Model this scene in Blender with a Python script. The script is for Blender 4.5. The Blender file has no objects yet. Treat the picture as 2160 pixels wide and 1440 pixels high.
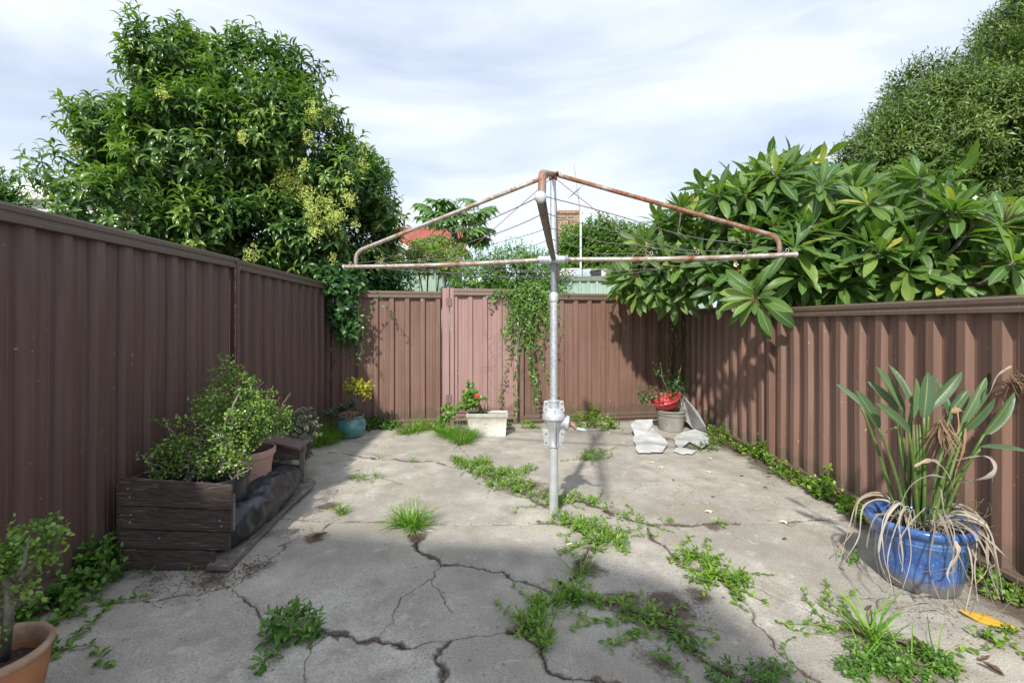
import bpy, bmesh, math, random
import numpy as np
from mathutils import Vector, Matrix, noise as mnoise
R = math.radians
random.seed(7); rng = np.random.default_rng(7)
scene = bpy.context.scene
# ------------------------------------------------------------------ camera, world, sun, exposure
FP, HX, HY, CH = 1020.0, 1062.0, 680.0, 1.35          # focal length in photo pixels, vanishing point, camera height
cam = bpy.data.cameras.new('camera'); camo = bpy.data.objects.new('camera', cam)
scene.collection.objects.link(camo); scene.camera = camo
camo.location = (0, 0, CH); camo.rotation_euler = (R(90), 0, 0)
cam.sensor_width = 36; cam.lens = 36 * FP / 2160
cam.shift_x = 18 / 2160; cam.shift_y = -40 / 2160
cam.clip_start = .05; cam.clip_end = 2000
SUN_EL = R(40.8); SUN_DX, SUN_DY = .31, .951          # the way the light travels over the ground
world = bpy.data.worlds.new('World'); scene.world = world; world.use_nodes = True
wn = world.node_tree; wn.nodes.clear()
def N(nt, t, **k):
    n = nt.nodes.new(t)
    for a, b in k.items(): setattr(n, a, b)
    return n
bgN = N(wn, 'ShaderNodeBackground'); outN = N(wn, 'ShaderNodeOutputWorld')
sky = N(wn, 'ShaderNodeTexSky', sky_type='NISHITA'); sky.sun_disc = False
sky.sun_elevation = SUN_EL; sky.sun_rotation = math.atan2(-SUN_DX, -SUN_DY); sky.altitude = 20; sky.dust_density = 1.2
tc = N(wn, 'ShaderNodeTexCoord'); mp = N(wn, 'ShaderNodeMapping')
mp.inputs['Rotation'].default_value = (0, R(-14), 0); mp.inputs['Scale'].default_value = (1.1, 1.6, 5.5)
n1 = N(wn, 'ShaderNodeTexNoise'); n1.inputs['Scale'].default_value = 1.3; n1.inputs['Detail'].default_value = 6; n1.inputs['Roughness'].default_value = .5; n1.inputs['Distortion'].default_value = .35
rp = N(wn, 'ShaderNodeValToRGB'); rp.color_ramp.elements[0].position = .34; rp.color_ramp.elements[1].position = .60
rp.color_ramp.elements[0].color = (.46, .46, .46, 1)
sx = N(wn, 'ShaderNodeSeparateXYZ'); mr = N(wn, 'ShaderNodeMapRange'); mr.inputs[1].default_value = .02; mr.inputs[2].default_value = .50; mr.inputs[3].default_value = 1.0; mr.inputs[4].default_value = .20
mx = N(wn, 'ShaderNodeMath', operation='MAXIMUM'); mixc = N(wn, 'ShaderNodeMix', data_type='RGBA')
mixc.inputs[7].default_value = (6.95, 7.55, 8.8, 1)      # thin lit cirrus, in the sky texture's own units
L = wn.links.new
L(tc.outputs['Generated'], mp.inputs[0]); L(mp.outputs[0], n1.inputs['Vector']); L(n1.outputs['Fac'], rp.inputs[0])
L(tc.outputs['Generated'], sx.inputs[0]); L(sx.outputs[2], mr.inputs[0]); L(rp.outputs[0], mx.inputs[0]); L(mr.outputs[0], mx.inputs[1])
L(mx.outputs[0], mixc.inputs[0]); L(sky.outputs[0], mixc.inputs[6]); L(mixc.outputs[2], bgN.inputs[0]); L(bgN.outputs[0], outN.inputs[0])
bgN.inputs[1].default_value = .10
sun = bpy.data.lights.new('sun', 'SUN'); suno = bpy.data.objects.new('sun', sun); scene.collection.objects.link(suno)
sun.energy = 3.8; sun.angle = R(2.0); sun.color = (1, .955, .88)
suno.rotation_euler = Vector((SUN_DX * math.cos(SUN_EL), SUN_DY * math.cos(SUN_EL), -math.sin(SUN_EL))).to_track_quat('-Z', 'Y').to_euler()
scene.view_settings.view_transform = 'Standard'; scene.view_settings.look = 'None'
scene.view_settings.exposure = 0.5; scene.view_settings.gamma = 1
scene.cycles.use_denoising = True; scene.cycles.max_bounces = 8; scene.cycles.transparent_max_bounces = 8

# ------------------------------------------------------------------ helpers
def P(px, py, Y): return np.array(((px - HX) / FP * Y, Y, CH - (py - HY) / FP * Y))      # a point seen at a pixel, Y metres off
def G(px, py, z=0.): Y = FP * (CH - z) / (py - HY); return np.array(((px - HX) / FP * Y, Y, z))
WL = {}
def _parent(o, parent):
    if parent is not None:
        o.parent = parent; o.matrix_parent_inverse = Matrix.Translation(-Vector(WL[parent.name]))
def tag(o, label=None, cat=None, group=None, kind=None):
    if label: o['label'] = label
    if cat: o['category'] = cat
    if group: o['group'] = group
    if kind: o['kind'] = kind
    return o
def thing(name, label, cat, loc, group=None):
    o = bpy.data.objects.new(name, None); scene.collection.objects.link(o); o.location = [float(c) for c in loc]; o.empty_display_size = .1
    WL[o.name] = tuple(o.location); return tag(o, label, cat, group)
def link_mesh(name, V, F, mat, parent=None, smooth=True, uv=None, attrs=None, sharp=None, quads=None):
    """V (n,3); F list of tuples, or (m,4) int array in quads"""
    V = np.asarray(V, dtype=np.float64); lo, hi = V.min(0), V.max(0); c = (lo + hi) / 2; c[2] = lo[2]
    me = bpy.data.meshes.new(name)
    if quads is None:
        me.from_pydata((V - c).tolist(), [], [tuple(int(i) for i in f) for f in F])
    else:
        n, m = len(V), len(quads)
        me.vertices.add(n); me.vertices.foreach_set('co', (V - c).astype(np.float32).ravel())
        me.loops.add(m * 4); me.loops.foreach_set('vertex_index', quads.astype(np.int32).ravel())
        me.polygons.add(m); me.polygons.foreach_set('loop_start', np.arange(0, m * 4, 4, dtype=np.int32))
        me.polygons.foreach_set('loop_total', np.full(m, 4, dtype=np.int32)); me.update(calc_edges=True)
    if smooth: me.polygons.foreach_set('use_smooth', [True] * len(me.polygons))
    for k, a in (attrs or {}).items():
        at = me.attributes.new(k, 'FLOAT', 'POINT'); at.data.foreach_set('value', np.asarray(a, dtype=np.float32))
    if uv is not None:
        ul = me.uv_layers.new(name='UVMap'); li = np.empty(len(me.loops), dtype=np.int32); me.loops.foreach_get('vertex_index', li)
        ul.data.foreach_set('uv', np.asarray(uv, dtype=np.float32)[li].ravel())
    if mat: me.materials.append(mat)
    me.validate()
    o = bpy.data.objects.new(name, me); scene.collection.objects.link(o); o.location = c.tolist(); WL[o.name] = tuple(c)
    _parent(o, parent)
    if sharp: 
        try: me.set_sharp_from_angle(angle=R(sharp))
        except Exception: pass
    return o

def hsh(i, j, k, s=0):
    h = (i * 374761393 + j * 668265263 + k * 2147483647 + s * 1274126177) & 0xffffffff
    h = ((h ^ (h >> 13)) * 1274126177) & 0xffffffff
    return ((h ^ (h >> 16)) & 0xffff) / 65535.
def vnoise(p, s=0):
    p = np.asarray(p, dtype=float); i = np.floor(p).astype(np.int64); f = p - i; f = f * f * (3 - 2 * f); r = 0
    for a in (0, 1):
        for b in (0, 1):
            for c in (0, 1):
                w = (f[..., 0] if a else 1 - f[..., 0]) * (f[..., 1] if b else 1 - f[..., 1]) * (f[..., 2] if c else 1 - f[..., 2])
                r = r + w * hsh(i[..., 0] + a, i[..., 1] + b, i[..., 2] + c, s)
    return r
def fbm(p, o=4, s=0):
    p = np.asarray(p, dtype=float); r = 0; a = .5; t = 0
    for k in range(o): r = r + a * vnoise(p * 2 ** k, s + k); t += a; a *= .5
    return r / t
def unit(v):
    v = np.asarray(v, dtype=float); return v / np.maximum(np.linalg.norm(v, axis=-1, keepdims=True), 1e-9)

class MB:
    def __init__(s): s.V = []; s.F = []
    def add(s, V, F):
        b = len(s.V); s.V += [tuple(map(float, v)) for v in V]; s.F += [tuple(int(i) + b for i in f) for f in F]; return s
    def box(s, lo, hi, M=None):
        x0, y0, z0 = lo; x1, y1, z1 = hi
        V = [(x0, y0, z0), (x1, y0, z0), (x1, y1, z0), (x0, y1, z0), (x0, y0, z1), (x1, y0, z1), (x1, y1, z1), (x0, y1, z1)]
        if M is not None: V = [M @ Vector(v) for v in V]
        return s.add(V, [(0, 3, 2, 1), (4, 5, 6, 7), (0, 1, 5, 4), (1, 2, 6, 5), (2, 3, 7, 6), (3, 0, 4, 7)])
    def tube(s, pts, r, n=8, caps=True):
        pts = [Vector([float(c) for c in p]) for p in pts]; m = len(pts)
        rs = r if hasattr(r, '__len__') else [r] * m
        V = []; u = None
        for i, p in enumerate(pts):
            t = (pts[min(i + 1, m - 1)] - pts[max(i - 1, 0)]).normalized()
            if u is None: u = t.orthogonal().normalized()
            else:
                u = u - t * u.dot(t)
                u = u.normalized() if u.length > 1e-5 else t.orthogonal().normalized()
            w = t.cross(u)
            V += [p + (u * math.cos(a) + w * math.sin(a)) * rs[i] for a in (2 * math.pi * k / n for k in range(n))]
        F = [(i * n + k, i * n + (k + 1) % n, (i + 1) * n + (k + 1) % n, (i + 1) * n + k) for i in range(m - 1) for k in range(n)]
        if caps: F += [tuple(range(n))[::-1], tuple((m - 1) * n + k for k in range(n))]
        return s.add(V, F)
    def lathe(s, prof, c, n=40, sx=1, sy=1, M=None, caps=True):
        V = []
        for r, z in prof:
            for k in range(n):
                a = 2 * math.pi * k / n; v = Vector((r * math.cos(a) * sx, r * math.sin(a) * sy, z))
                if M is not None: v = M @ v
                V.append((c[0] + v.x, c[1] + v.y, c[2] + v.z))
        m = len(prof)
        F = [(i * n + k, i * n + (k + 1) % n, (i + 1) * n + (k + 1) % n, (i + 1) * n + k) for i in range(m - 1) for k in range(n)]
        if caps and prof[0][0] > 1e-4: F.append(tuple(range(n))[::-1])
        if caps and prof[-1][0] > 1e-4: F.append(tuple((m - 1) * n + k for k in range(n)))
        return s.add(V, F)
    def extrude(s, a, b, n, poly):
        """cross-section (offset along n, z) swept from a to b"""
        a, b, n = Vector(a), Vector(b), Vector(n)
        V = [p + n * o + Vector((0, 0, z)) for p in (a, b) for o, z in poly]; k = len(poly)
        return s.add(V, [(i, (i + 1) % k, k + (i + 1) % k, k + i) for i in range(k)] + [tuple(range(k))[::-1], tuple(range(k, 2 * k))])
    def build(s, name, mat, parent=None, smooth=False, bevel=0, sharp=None):
        o = link_mesh(name, s.V, s.F, mat, parent, smooth or bool(sharp), sharp=sharp)
        if bevel:
            m = o.modifiers.new('bevel', 'BEVEL'); m.width = bevel; m.segments = 2; m.limit_method = 'ANGLE'
        return o

SHAPES = {'lance': lambda u: np.sin(np.pi * u ** .8) ** .85, 'obov': lambda u: np.sin(np.pi * np.clip(u, 0, 1) ** 1.35) ** .8,
          'round': lambda u: np.sin(np.pi * u) ** .5, 'blade': lambda u: (1 - u) ** .6 * np.minimum(1, .5 + 3 * u), 'paddle': lambda u: np.sin(np.pi * u ** .9) ** .55,
          'strap': lambda u: np.where(u > .97, .2, .6 + .4 * np.sin(3 * u)), 'heart': lambda u: np.sin(np.pi * u ** .55) ** .7}
class LS:
    """a set of leaves gathered into one mesh"""
    def __init__(s): s.V = []; s.Q = []; s.U = []; s.A = []; s.n = 0
    def add(s, p, d, n, Lg, W, droop=.3, fold=.25, nseg=4, shape='lance', cols=3, v=None, wave=0):
        p = np.atleast_2d(np.asarray(p, float)); k = len(p)
        if k == 0: return
        d = unit(np.broadcast_to(d, (k, 3))); n = np.broadcast_to(n, (k, 3)).astype(float)
        S = np.cross(d, n); bad = np.linalg.norm(S, axis=1) < 1e-3; S[bad] = np.cross(d[bad], (1., .1, 0)); S = unit(S); n = np.cross(S, d)
        Lg = np.broadcast_to(Lg, (k,)); W = np.broadcast_to(W, (k,)); dr = np.broadcast_to(droop, (k,)); fo = np.broadcast_to(fold, (k,))
        v = rng.random(k) if v is None else np.broadcast_to(v, (k,))
        u = np.linspace(0, 1, nseg + 1); w = np.maximum(SHAPES[shape](u), .06) if nseg > 1 else np.array((.75, .75))
        cen = p.copy(); out = []
        ss = (-1, 0, 1) if cols == 3 else (-1, 1)
        for i in range(nseg + 1):
            if i:
                th = dr * (u[i] + u[i - 1]) / 2; st = (Lg / nseg)[:, None]
                cen = cen + st * (np.cos(th)[:, None] * d - np.sin(th)[:, None] * n)
            th = dr * u[i]; nn = np.cos(th)[:, None] * n + np.sin(th)[:, None] * d
            for q in ss:
                wv = (wave * np.sin(u[i] * 14 + q * 2 + v * 20) * W * .3)[:, None] * nn if wave and q else 0
                out.append(cen + S * (q * W / 2 * w[i])[:, None] + nn * (abs(q) * fo * W / 2 * w[i])[:, None] + wv)
        V = np.stack(out, 1); c = len(ss); m = V.shape[1]
        q = np.array([[i * c + j, i * c + j + 1, (i + 1) * c + j + 1, (i + 1) * c + j] for i in range(nseg) for j in range(c - 1)])
        Q = (q[None] + (np.arange(k) * m)[:, None, None]).reshape(-1, 4) + s.n
        s.V.append(V.reshape(-1, 3)); s.Q.append(Q); s.n += k * m
        uv = np.array([[u[i], (q_ + 1) / 2] for i in range(nseg + 1) for q_ in ss]); s.U.append(np.tile(uv, (k, 1))); s.A.append(np.repeat(v, m))
    def build(s, name, mat, parent=None):
        return link_mesh(name, np.concatenate(s.V), None, mat, parent, True, np.concatenate(s.U), {'v': np.concatenate(s.A)}, quads=np.concatenate(s.Q))
def rdir(k, up=0.):
    v = rng.normal(size=(k, 3)); v[:, 2] += up; return unit(v)

# ------------------------------------------------------------------ materials
def new_mat(name):
    m = bpy.data.materials.new(name); m.use_nodes = True; nt = m.node_tree; b = nt.nodes['Principled BSDF']; return m, nt, b
def ramp(nt, stops, src=None):
    r = N(nt, 'ShaderNodeValToRGB'); e = r.color_ramp.elements
    while len(e) < len(stops): e.new(.5)
    for k, (p, c) in enumerate(stops): e[k].position = p; e[k].color = (*c, 1) if len(c) == 3 else c
    if src is not None: nt.links.new(src, r.inputs[0])
    return r
def tex(nt, kind, scale, detail=6, rough=.55, stretch=None, rot=None, coord='Object', dist=0):
    t = N(nt, 'ShaderNodeTexCoord'); n = N(nt, kind); n.inputs['Scale'].default_value = scale
    if kind == 'ShaderNodeTexNoise': n.inputs['Detail'].default_value = detail; n.inputs['Roughness'].default_value = rough; n.inputs['Distortion'].default_value = dist
    v = t.outputs[coord]
    if stretch or rot:
        m = N(nt, 'ShaderNodeMapping'); m.inputs['Scale'].default_value = stretch or (1, 1, 1); m.inputs['Rotation'].default_value = rot or (0, 0, 0)
        nt.links.new(v, m.inputs[0]); v = m.outputs[0]
    nt.links.new(v, n.inputs['Vector']); return n
def mix(nt, fac, a, b, mode='MIX'):
    m = N(nt, 'ShaderNodeMix', data_type='RGBA', blend_type=mode)
    for s, v in ((0, fac), (6, a), (7, b)):
        if hasattr(v, 'links'): nt.links.new(v, m.inputs[s])
        elif s == 0: m.inputs[0].default_value = v
        else: m.inputs[s].default_value = (*v, 1)
    return m.outputs[2]
def bump(nt, b, h, strength=.3, dist=.01):
    n = N(nt, 'ShaderNodeBump'); n.inputs['Strength'].default_value = strength; n.inputs['Distance'].default_value = dist
    nt.links.new(h, n.inputs['Height']); nt.links.new(n.outputs[0], b.inputs['Normal'])
def surf(name, c1, c2, scale=8, rough=.7, metal=0, stretch=None, b=.2, spots=None, spotscale=60, coat=0, bscale=None, lo=.35, hi=.65, rvar=0):
    m, nt, p = new_mat(name)
    n = tex(nt, 'ShaderNodeTexNoise', scale, stretch=stretch); col = ramp(nt, [(lo, c1), (hi, c2)], n.outputs['Fac']).outputs[0]
    if spots:
        s = tex(nt, 'ShaderNodeTexNoise', spotscale, 3, .5); f = ramp(nt, [(.66, (0, 0, 0)), (.72, (1, 1, 1))], s.outputs['Fac']); col = mix(nt, f.outputs[0], col, spots)
    nt.links.new(col, p.inputs['Base Color']); p.inputs['Roughness'].default_value = rough; p.inputs['Metallic'].default_value = metal
    if coat: p.inputs['Coat Weight'].default_value = coat; p.inputs['Coat Roughness'].default_value = .12
    if b: h = tex(nt, 'ShaderNodeTexNoise', bscale or scale * 4, stretch=stretch); bump(nt, p, h.outputs['Fac'], b)
    if rvar: nt.links.new(ramp(nt, [(.3, (rough - rvar,) * 3), (.7, (rough + rvar,) * 3)], n.outputs['Fac']).outputs[0], p.inputs['Roughness'])
    return m
def leaf_mat(name, stops, rough=.4, trans=.3, rib=None, veins=0, spots=None, patch=2.5, blotchy=None):
    m, nt, p = new_mat(name); a = N(nt, 'ShaderNodeAttribute', attribute_name='v')
    pn = tex(nt, 'ShaderNodeTexNoise', patch, 3); ad = N(nt, 'ShaderNodeMath', operation='MULTIPLY_ADD'); ad.inputs[1].default_value = .9
    sb = N(nt, 'ShaderNodeMath', operation='MULTIPLY_ADD'); sb.inputs[1].default_value = .8; sb.inputs[2].default_value = -.3
    nt.links.new(pn.outputs['Fac'], sb.inputs[0]); nt.links.new(a.outputs['Fac'], ad.inputs[0]); nt.links.new(sb.outputs[0], ad.inputs[2])
    col = ramp(nt, stops, ad.outputs[0]).outputs[0]
    if blotchy: 
        s = tex(nt, 'ShaderNodeTexNoise', 17, 4, .6); col = mix(nt, ramp(nt, [(.70, (0, 0, 0)), (.74, (.8, .8, .8))], s.outputs['Fac']).outputs[0], col, blotchy)  # brown blotches scattered over the leaves
    if spots: 
        s = tex(nt, 'ShaderNodeTexNoise', 30, 3); col = mix(nt, ramp(nt, [(.62, (0, 0, 0)), (.70, (1, 1, 1))], s.outputs['Fac']).outputs[0], col, spots)
    if rib:
        u = N(nt, 'ShaderNodeUVMap'); sp = N(nt, 'ShaderNodeSeparateXYZ'); nt.links.new(u.outputs[0], sp.inputs[0])
        s1 = N(nt, 'ShaderNodeMath', operation='SUBTRACT'); s1.inputs[1].default_value = .5; nt.links.new(sp.outputs[1], s1.inputs[0])
        s2 = N(nt, 'ShaderNodeMath', operation='ABSOLUTE'); nt.links.new(s1.outputs[0], s2.inputs[0])
        col = mix(nt, ramp(nt, [(.025, (1, 1, 1)), (.06, (0, 0, 0))], s2.outputs[0]).outputs[0], col, rib)
        if veins:
            w1 = N(nt, 'ShaderNodeMath', operation='MULTIPLY_ADD'); w1.inputs[1].default_value = -.35; nt.links.new(s2.outputs[0], w1.inputs[0]); nt.links.new(sp.outputs[0], w1.inputs[2])
            w2 = N(nt, 'ShaderNodeMath', operation='MULTIPLY'); w2.inputs[1].default_value = veins; nt.links.new(w1.outputs[0], w2.inputs[0])
            w3 = N(nt, 'ShaderNodeMath', operation='SINE'); nt.links.new(w2.outputs[0], w3.inputs[0])
            col = mix(nt, ramp(nt, [(.70, (0, 0, 0)), (1, (.4, .4, .4))], w3.outputs[0]).outputs[0], col, rib); bump(nt, p, w3.outputs[0], .35, .003)
    nt.links.new(col, p.inputs['Base Color']); p.inputs['Roughness'].default_value = rough; p.inputs['Specular IOR Level'].default_value = .5
    t = N(nt, 'ShaderNodeBsdfTranslucent'); ms = N(nt, 'ShaderNodeMixShader'); ms.inputs[0].default_value = trans
    br = mix(nt, 1.0, col, (1.35, 1.5, .55), 'MULTIPLY'); nt.links.new(br, t.inputs[0])
    o = nt.nodes['Material Output']; nt.links.new(p.outputs[0], ms.inputs[1]); nt.links.new(t.outputs[0], ms.inputs[2]); nt.links.new(ms.outputs[0], o.inputs[0]); return m
def fence_mat(name, base, alt, dusty):
    m, nt, p = new_mat(name)
    n = tex(nt, 'ShaderNodeTexNoise', 3, stretch=(9, 9, .35)); c = ramp(nt, [(.3, tuple(x * .86 for x in base)), (.7, tuple(x * 1.08 for x in alt))], n.outputs['Fac']).outputs[0]
    n2 = tex(nt, 'ShaderNodeTexNoise', 1.1, 5); c = mix(nt, ramp(nt, [(.45, (0, 0, 0)), (.75, (.6, .6, .6))], n2.outputs['Fac']).outputs[0], c, dusty)
    s = tex(nt, 'ShaderNodeTexNoise', 38, 2, .5); c = mix(nt, ramp(nt, [(.735, (0, 0, 0)), (.76, (.8, .8, .8))], s.outputs['Fac']).outputs[0], c, tuple(min(1, x * 3) for x in dusty))
    # mud splashed up from the ground
    t = N(nt, 'ShaderNodeTexCoord'); z = N(nt, 'ShaderNodeSeparateXYZ'); nt.links.new(t.outputs['Object'], z.inputs[0])
    n3 = tex(nt, 'ShaderNodeTexNoise', 9, 5); a = N(nt, 'ShaderNodeMath', operation='MULTIPLY_ADD'); a.inputs[1].default_value = -.28; nt.links.new(n3.outputs['Fac'], a.inputs[0]); nt.links.new(z.outputs[2], a.inputs[2])
    c = mix(nt, ramp(nt, [(0, (.55, .55, .55)), (.06, (0, 0, 0))], a.outputs[0]).outputs[0], c, (.10, .085, .06))
    nt.links.new(c, p.inputs['Base Color']); p.inputs['Roughness'].default_value = .42
    nt.links.new(ramp(nt, [(.3, (.36,) * 3), (.7, (.56,) * 3)], n2.outputs['Fac']).outputs[0], p.inputs['Roughness'])
    h = tex(nt, 'ShaderNodeTexNoise', 2.2, 3, stretch=(3, 3, .6)); bump(nt, p, h.outputs['Fac'], .25, .02); return m
def rust_mat(name, base, amount, scale=14):
    m, nt, p = new_mat(name); n = tex(nt, 'ShaderNodeTexNoise', scale, 8, .65); f = ramp(nt, [(amount, (0, 0, 0)), (amount + .22, (1, 1, 1))], n.outputs['Fac'])
    n2 = tex(nt, 'ShaderNodeTexNoise', 45, 6); g = ramp(nt, [(.3, tuple(x * .7 for x in base)), (.7, tuple(min(1, x * 1.15) for x in base))], n2.outputs['Fac'])
    r = ramp(nt, [(.3, (.10, .04, .02)), (.55, (.26, .10, .045)), (.8, (.36, .19, .11))], n2.outputs['Fac'])
    nt.links.new(mix(nt, f.outputs[0], g.outputs[0], r.outputs[0]), p.inputs['Base Color'])
    nt.links.new(ramp(nt, [(0, (.55,) * 3), (1, (0, 0, 0))], f.outputs[0]).outputs[0], p.inputs['Metallic'])
    nt.links.new(ramp(nt, [(0, (.42,) * 3), (1, (.85,) * 3)], f.outputs[0]).outputs[0], p.inputs['Roughness']); bump(nt, p, n.outputs['Fac'], .3, .003); return m
M = {}
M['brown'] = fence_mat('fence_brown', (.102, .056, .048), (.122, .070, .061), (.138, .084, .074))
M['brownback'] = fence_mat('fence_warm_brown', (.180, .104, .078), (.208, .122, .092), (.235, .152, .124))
M['pink'] = fence_mat('gate_faded', (.33, .205, .185), (.36, .225, .205), (.38, .255, .235))
M['green'] = fence_mat('fence_green', (.30, .42, .34), (.34, .46, .38), (.42, .52, .45))
M['galv'] = rust_mat('galvanised', (.62, .64, .66), .72, 9)
M['galvdark'] = rust_mat('galvanised_dull', (.30, .32, .34), .74, 9)
M['dullrust'] = rust_mat('dull_brown_tube', (.16, .145, .13), .50, 9)
M['rusty'] = rust_mat('rusty_tube', (.50, .48, .43), .43, 11)
M['rustier'] = rust_mat('rusted_tube', (.42, .36, .30), .33, 9)
M['silver'] = surf('silver_paint', (.46, .48, .50), (.58, .60, .62), 10, .38, .35, b=.06, spots=(.36, .37, .38), spotscale=50)
M['wire'] = surf('line_wire', (.16, .15, .14), (.30, .27, .24), 30, .5, .3, b=0)
M['rustwire'] = surf('stay_wire', (.16, .09, .06), (.28, .16, .11), 30, .8, .1, b=0)
M['grip'] = surf('crank_paint', (.55, .57, .60), (.62, .64, .66), 30, .3, .7, b=0)
M['blackp'] = surf('black_plastic', (.014, .017, .022), (.024, .028, .036), 9, .40, b=.12, bscale=30)
M['soil'] = surf('potting_soil', (.022, .016, .012), (.065, .048, .036), 45, .95, b=.9, bscale=70, spots=(.30, .28, .25), spotscale=110)
M['dirt'] = surf('dirt', (.06, .05, .038), (.12, .10, .075), 20, .95, b=.8)
M['bark'] = surf('grey_bark', (.10, .088, .075), (.23, .205, .175), 25, .85, stretch=(1, 1, .3), b=.5)
M['trunk'] = surf('brown_bark', (.06, .045, .034), (.15, .12, .095), 14, .9, stretch=(1, 1, .25), b=.6)
M['terracotta'] = surf('terracotta', (.30, .125, .055), (.42, .19, .085), 6, .55, b=.25, spots=(.42, .30, .22), spotscale=18)
M['terrarim'] = surf('terracotta_rim', (.26, .15, .095), (.38, .26, .18), 14, .7, b=.3)
M['pinkpot'] = surf('faded_pink_plastic', (.40, .235, .19), (.47, .29, .24), 5, .6, b=.1)
M['teal'] = surf('teal_glaze', (.06, .19, .20), (.115, .30, .31), 7, .22, b=.1, spots=(.17, .33, .31), spotscale=35, coat=.5)
M['redp'] = surf('red_plastic', (.42, .035, .04), (.50, .075, .075), 6, .4, b=0)
M['greyp'] = surf('weathered_bucket', (.20, .20, .17), (.33, .33, .29), 5, .7, b=.15, spots=(.15, .14, .11), spotscale=16)
M['whitebox'] = surf('mossy_white', (.50, .48, .40), (.70, .68, .61), 6, .75, b=.2, spots=(.20, .18, .12), spotscale=13)
M['sheet'] = surf('white_board', (.46, .46, .445), (.63, .64, .64), 6, .85, b=.35, spots=(.45, .43, .38), spotscale=20)
M['board'] = surf('grey_board', (.26, .26, .25), (.40, .40, .38), 7, .85, b=.3, spots=(.15, .14, .12), spotscale=22)
M['red_flower'] = surf('red_petals', (.70, .03, .015), (.85, .06, .02), 30, .6, b=0)
M['white_petal'] = surf('cream_petals', (.75, .70, .50), (.85, .82, .70), 30, .6, b=0)
M['litter'] = leaf_mat('dry_litter', [(.1, (.055, .030, .018)), (.5, (.14, .085, .05)), (.9, (.28, .19, .12))], .85, .05)
M['petals'] = leaf_mat('cream_petal_bits', [(.1, (.70, .60, .35)), (.6, (.80, .76, .60))], .7, .1)
M['yleaf'] = leaf_mat('yellow_leaf', [(.1, (.55, .30, .03)), (.6, (.66, .40, .04))], .5, .15, rib=(.72, .50, .12), veins=110, spots=(.30, .16, .04))
M['privet'] = leaf_mat('glossy_leaf', [(.0, (.026, .068, .018)), (.42, (.052, .125, .026)), (.70, (.125, .225, .036)), (1, (.24, .35, .06))], .30, .33, rib=(.11, .20, .06), patch=.9)
M['blossom'] = leaf_mat('privet_blossom', [(.1, (.42, .50, .12)), (.8, (.66, .70, .24))], .7, .25)
M['frangi'] = leaf_mat('frangipani_leaf', [(.0, (.040, .10, .026)), (.40, (.080, .170, .034)), (.68, (.145, .25, .046)), (.9, (.26, .36, .06)), (1, (.50, .46, .08))], .33, .33, rib=(.22, .34, .13), veins=120, patch=1.2, blotchy=(.30, .20, .08))
M['fine'] = leaf_mat('fine_leaf', [(.0, (.040, .082, .018)), (.45, (.095, .168, .030)), (1, (.23, .31, .06))], .45, .28, patch=.6)
M['papaya'] = leaf_mat('papaya_leaf', [(.0, (.06, .14, .04)), (.6, (.12, .24, .07)), (1, (.20, .34, .10))], .45, .3, rib=(.16, .3, .1))
M['creeper'] = leaf_mat('creeper_leaf', [(.0, (.045, .12, .02)), (.5, (.085, .20, .028)), (1, (.19, .32, .05))], .4, .3, patch=1.5)
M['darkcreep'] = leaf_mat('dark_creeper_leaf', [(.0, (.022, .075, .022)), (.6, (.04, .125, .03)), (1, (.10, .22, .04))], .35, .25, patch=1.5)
M['ivy'] = leaf_mat('ivy_leaf', [(.0, (.075, .15, .025)), (.6, (.12, .24, .035)), (1, (.22, .36, .06))], .4, .3, patch=.7)
M['hedge'] = leaf_mat('yellow_hedge_leaf', [(.0, (.12, .19, .03)), (.6, (.21, .30, .05)), (1, (.34, .40, .08))], .5, .3)
M['weed'] = leaf_mat('weed_leaf', [(.0, (.085, .19, .022)), (.5, (.15, .29, .030)), (1, (.30, .42, .07))], .42, .3, patch=4)
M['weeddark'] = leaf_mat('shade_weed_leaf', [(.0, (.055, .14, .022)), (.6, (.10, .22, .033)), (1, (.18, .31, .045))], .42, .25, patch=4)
M['grass'] = leaf_mat('grass_blade', [(.0, (.07, .19, .015)), (.6, (.14, .32, .025)), (.93, (.25, .42, .05)), (1, (.4, .38, .15))], .4, .3, patch=4)
M['jade'] = leaf_mat('jade_leaf', [(.0, (.075, .17, .035)), (.5, (.15, .27, .045)), (1, (.27, .40, .07))], .35, .15, patch=5)
M['yjade'] = leaf_mat('yellow_jade_leaf', [(.0, (.20, .28, .03)), (.5, (.38, .40, .04)), (1, (.50, .46, .06))], .35, .15)
M['aloe'] = leaf_mat('aloe_leaf', [(.0, (.06, .12, .085)), (1, (.12, .19, .13))], .4, .05)
M['greysucc'] = leaf_mat('grey_succulent_leaf', [(.0, (.15, .19, .11)), (.5, (.25, .30, .19)), (1, (.36, .38, .25))], .6, .1)
M['strel'] = leaf_mat('strelitzia_leaf', [(.0, (.050, .105, .055)), (.5, (.080, .15, .075)), (1, (.15, .24, .08))], .33, .15, rib=(.22, .28, .10), veins=150)
M['stalk'] = surf('green_stalk', (.065, .13, .03), (.13, .20, .045), 8, .45, b=0)
M['deadstrap'] = leaf_mat('dead_strap', [(.0, (.16, .13, .105)), (.4, (.31, .275, .235)), (.75, (.46, .42, .36)), (1, (.36, .22, .11))], .8, .1, patch=3)
M['browntuft'] = leaf_mat('dead_tuft', [(.0, (.13, .085, .05)), (1, (.30, .21, .13))], .9, .05)
M['stem'] = surf('vine_stem', (.10, .09, .04), (.20, .17, .08), 20, .8, b=0)
M['gstem'] = surf('green_stem', (.13, .22, .04), (.22, .30, .07), 20, .6, b=0)
M['roofred'] = surf('terracotta_tiles', (.27, .075, .055), (.38, .13, .095), 5, .8, b=.2, spots=(.30, .20, .15), spotscale=9)
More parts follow.
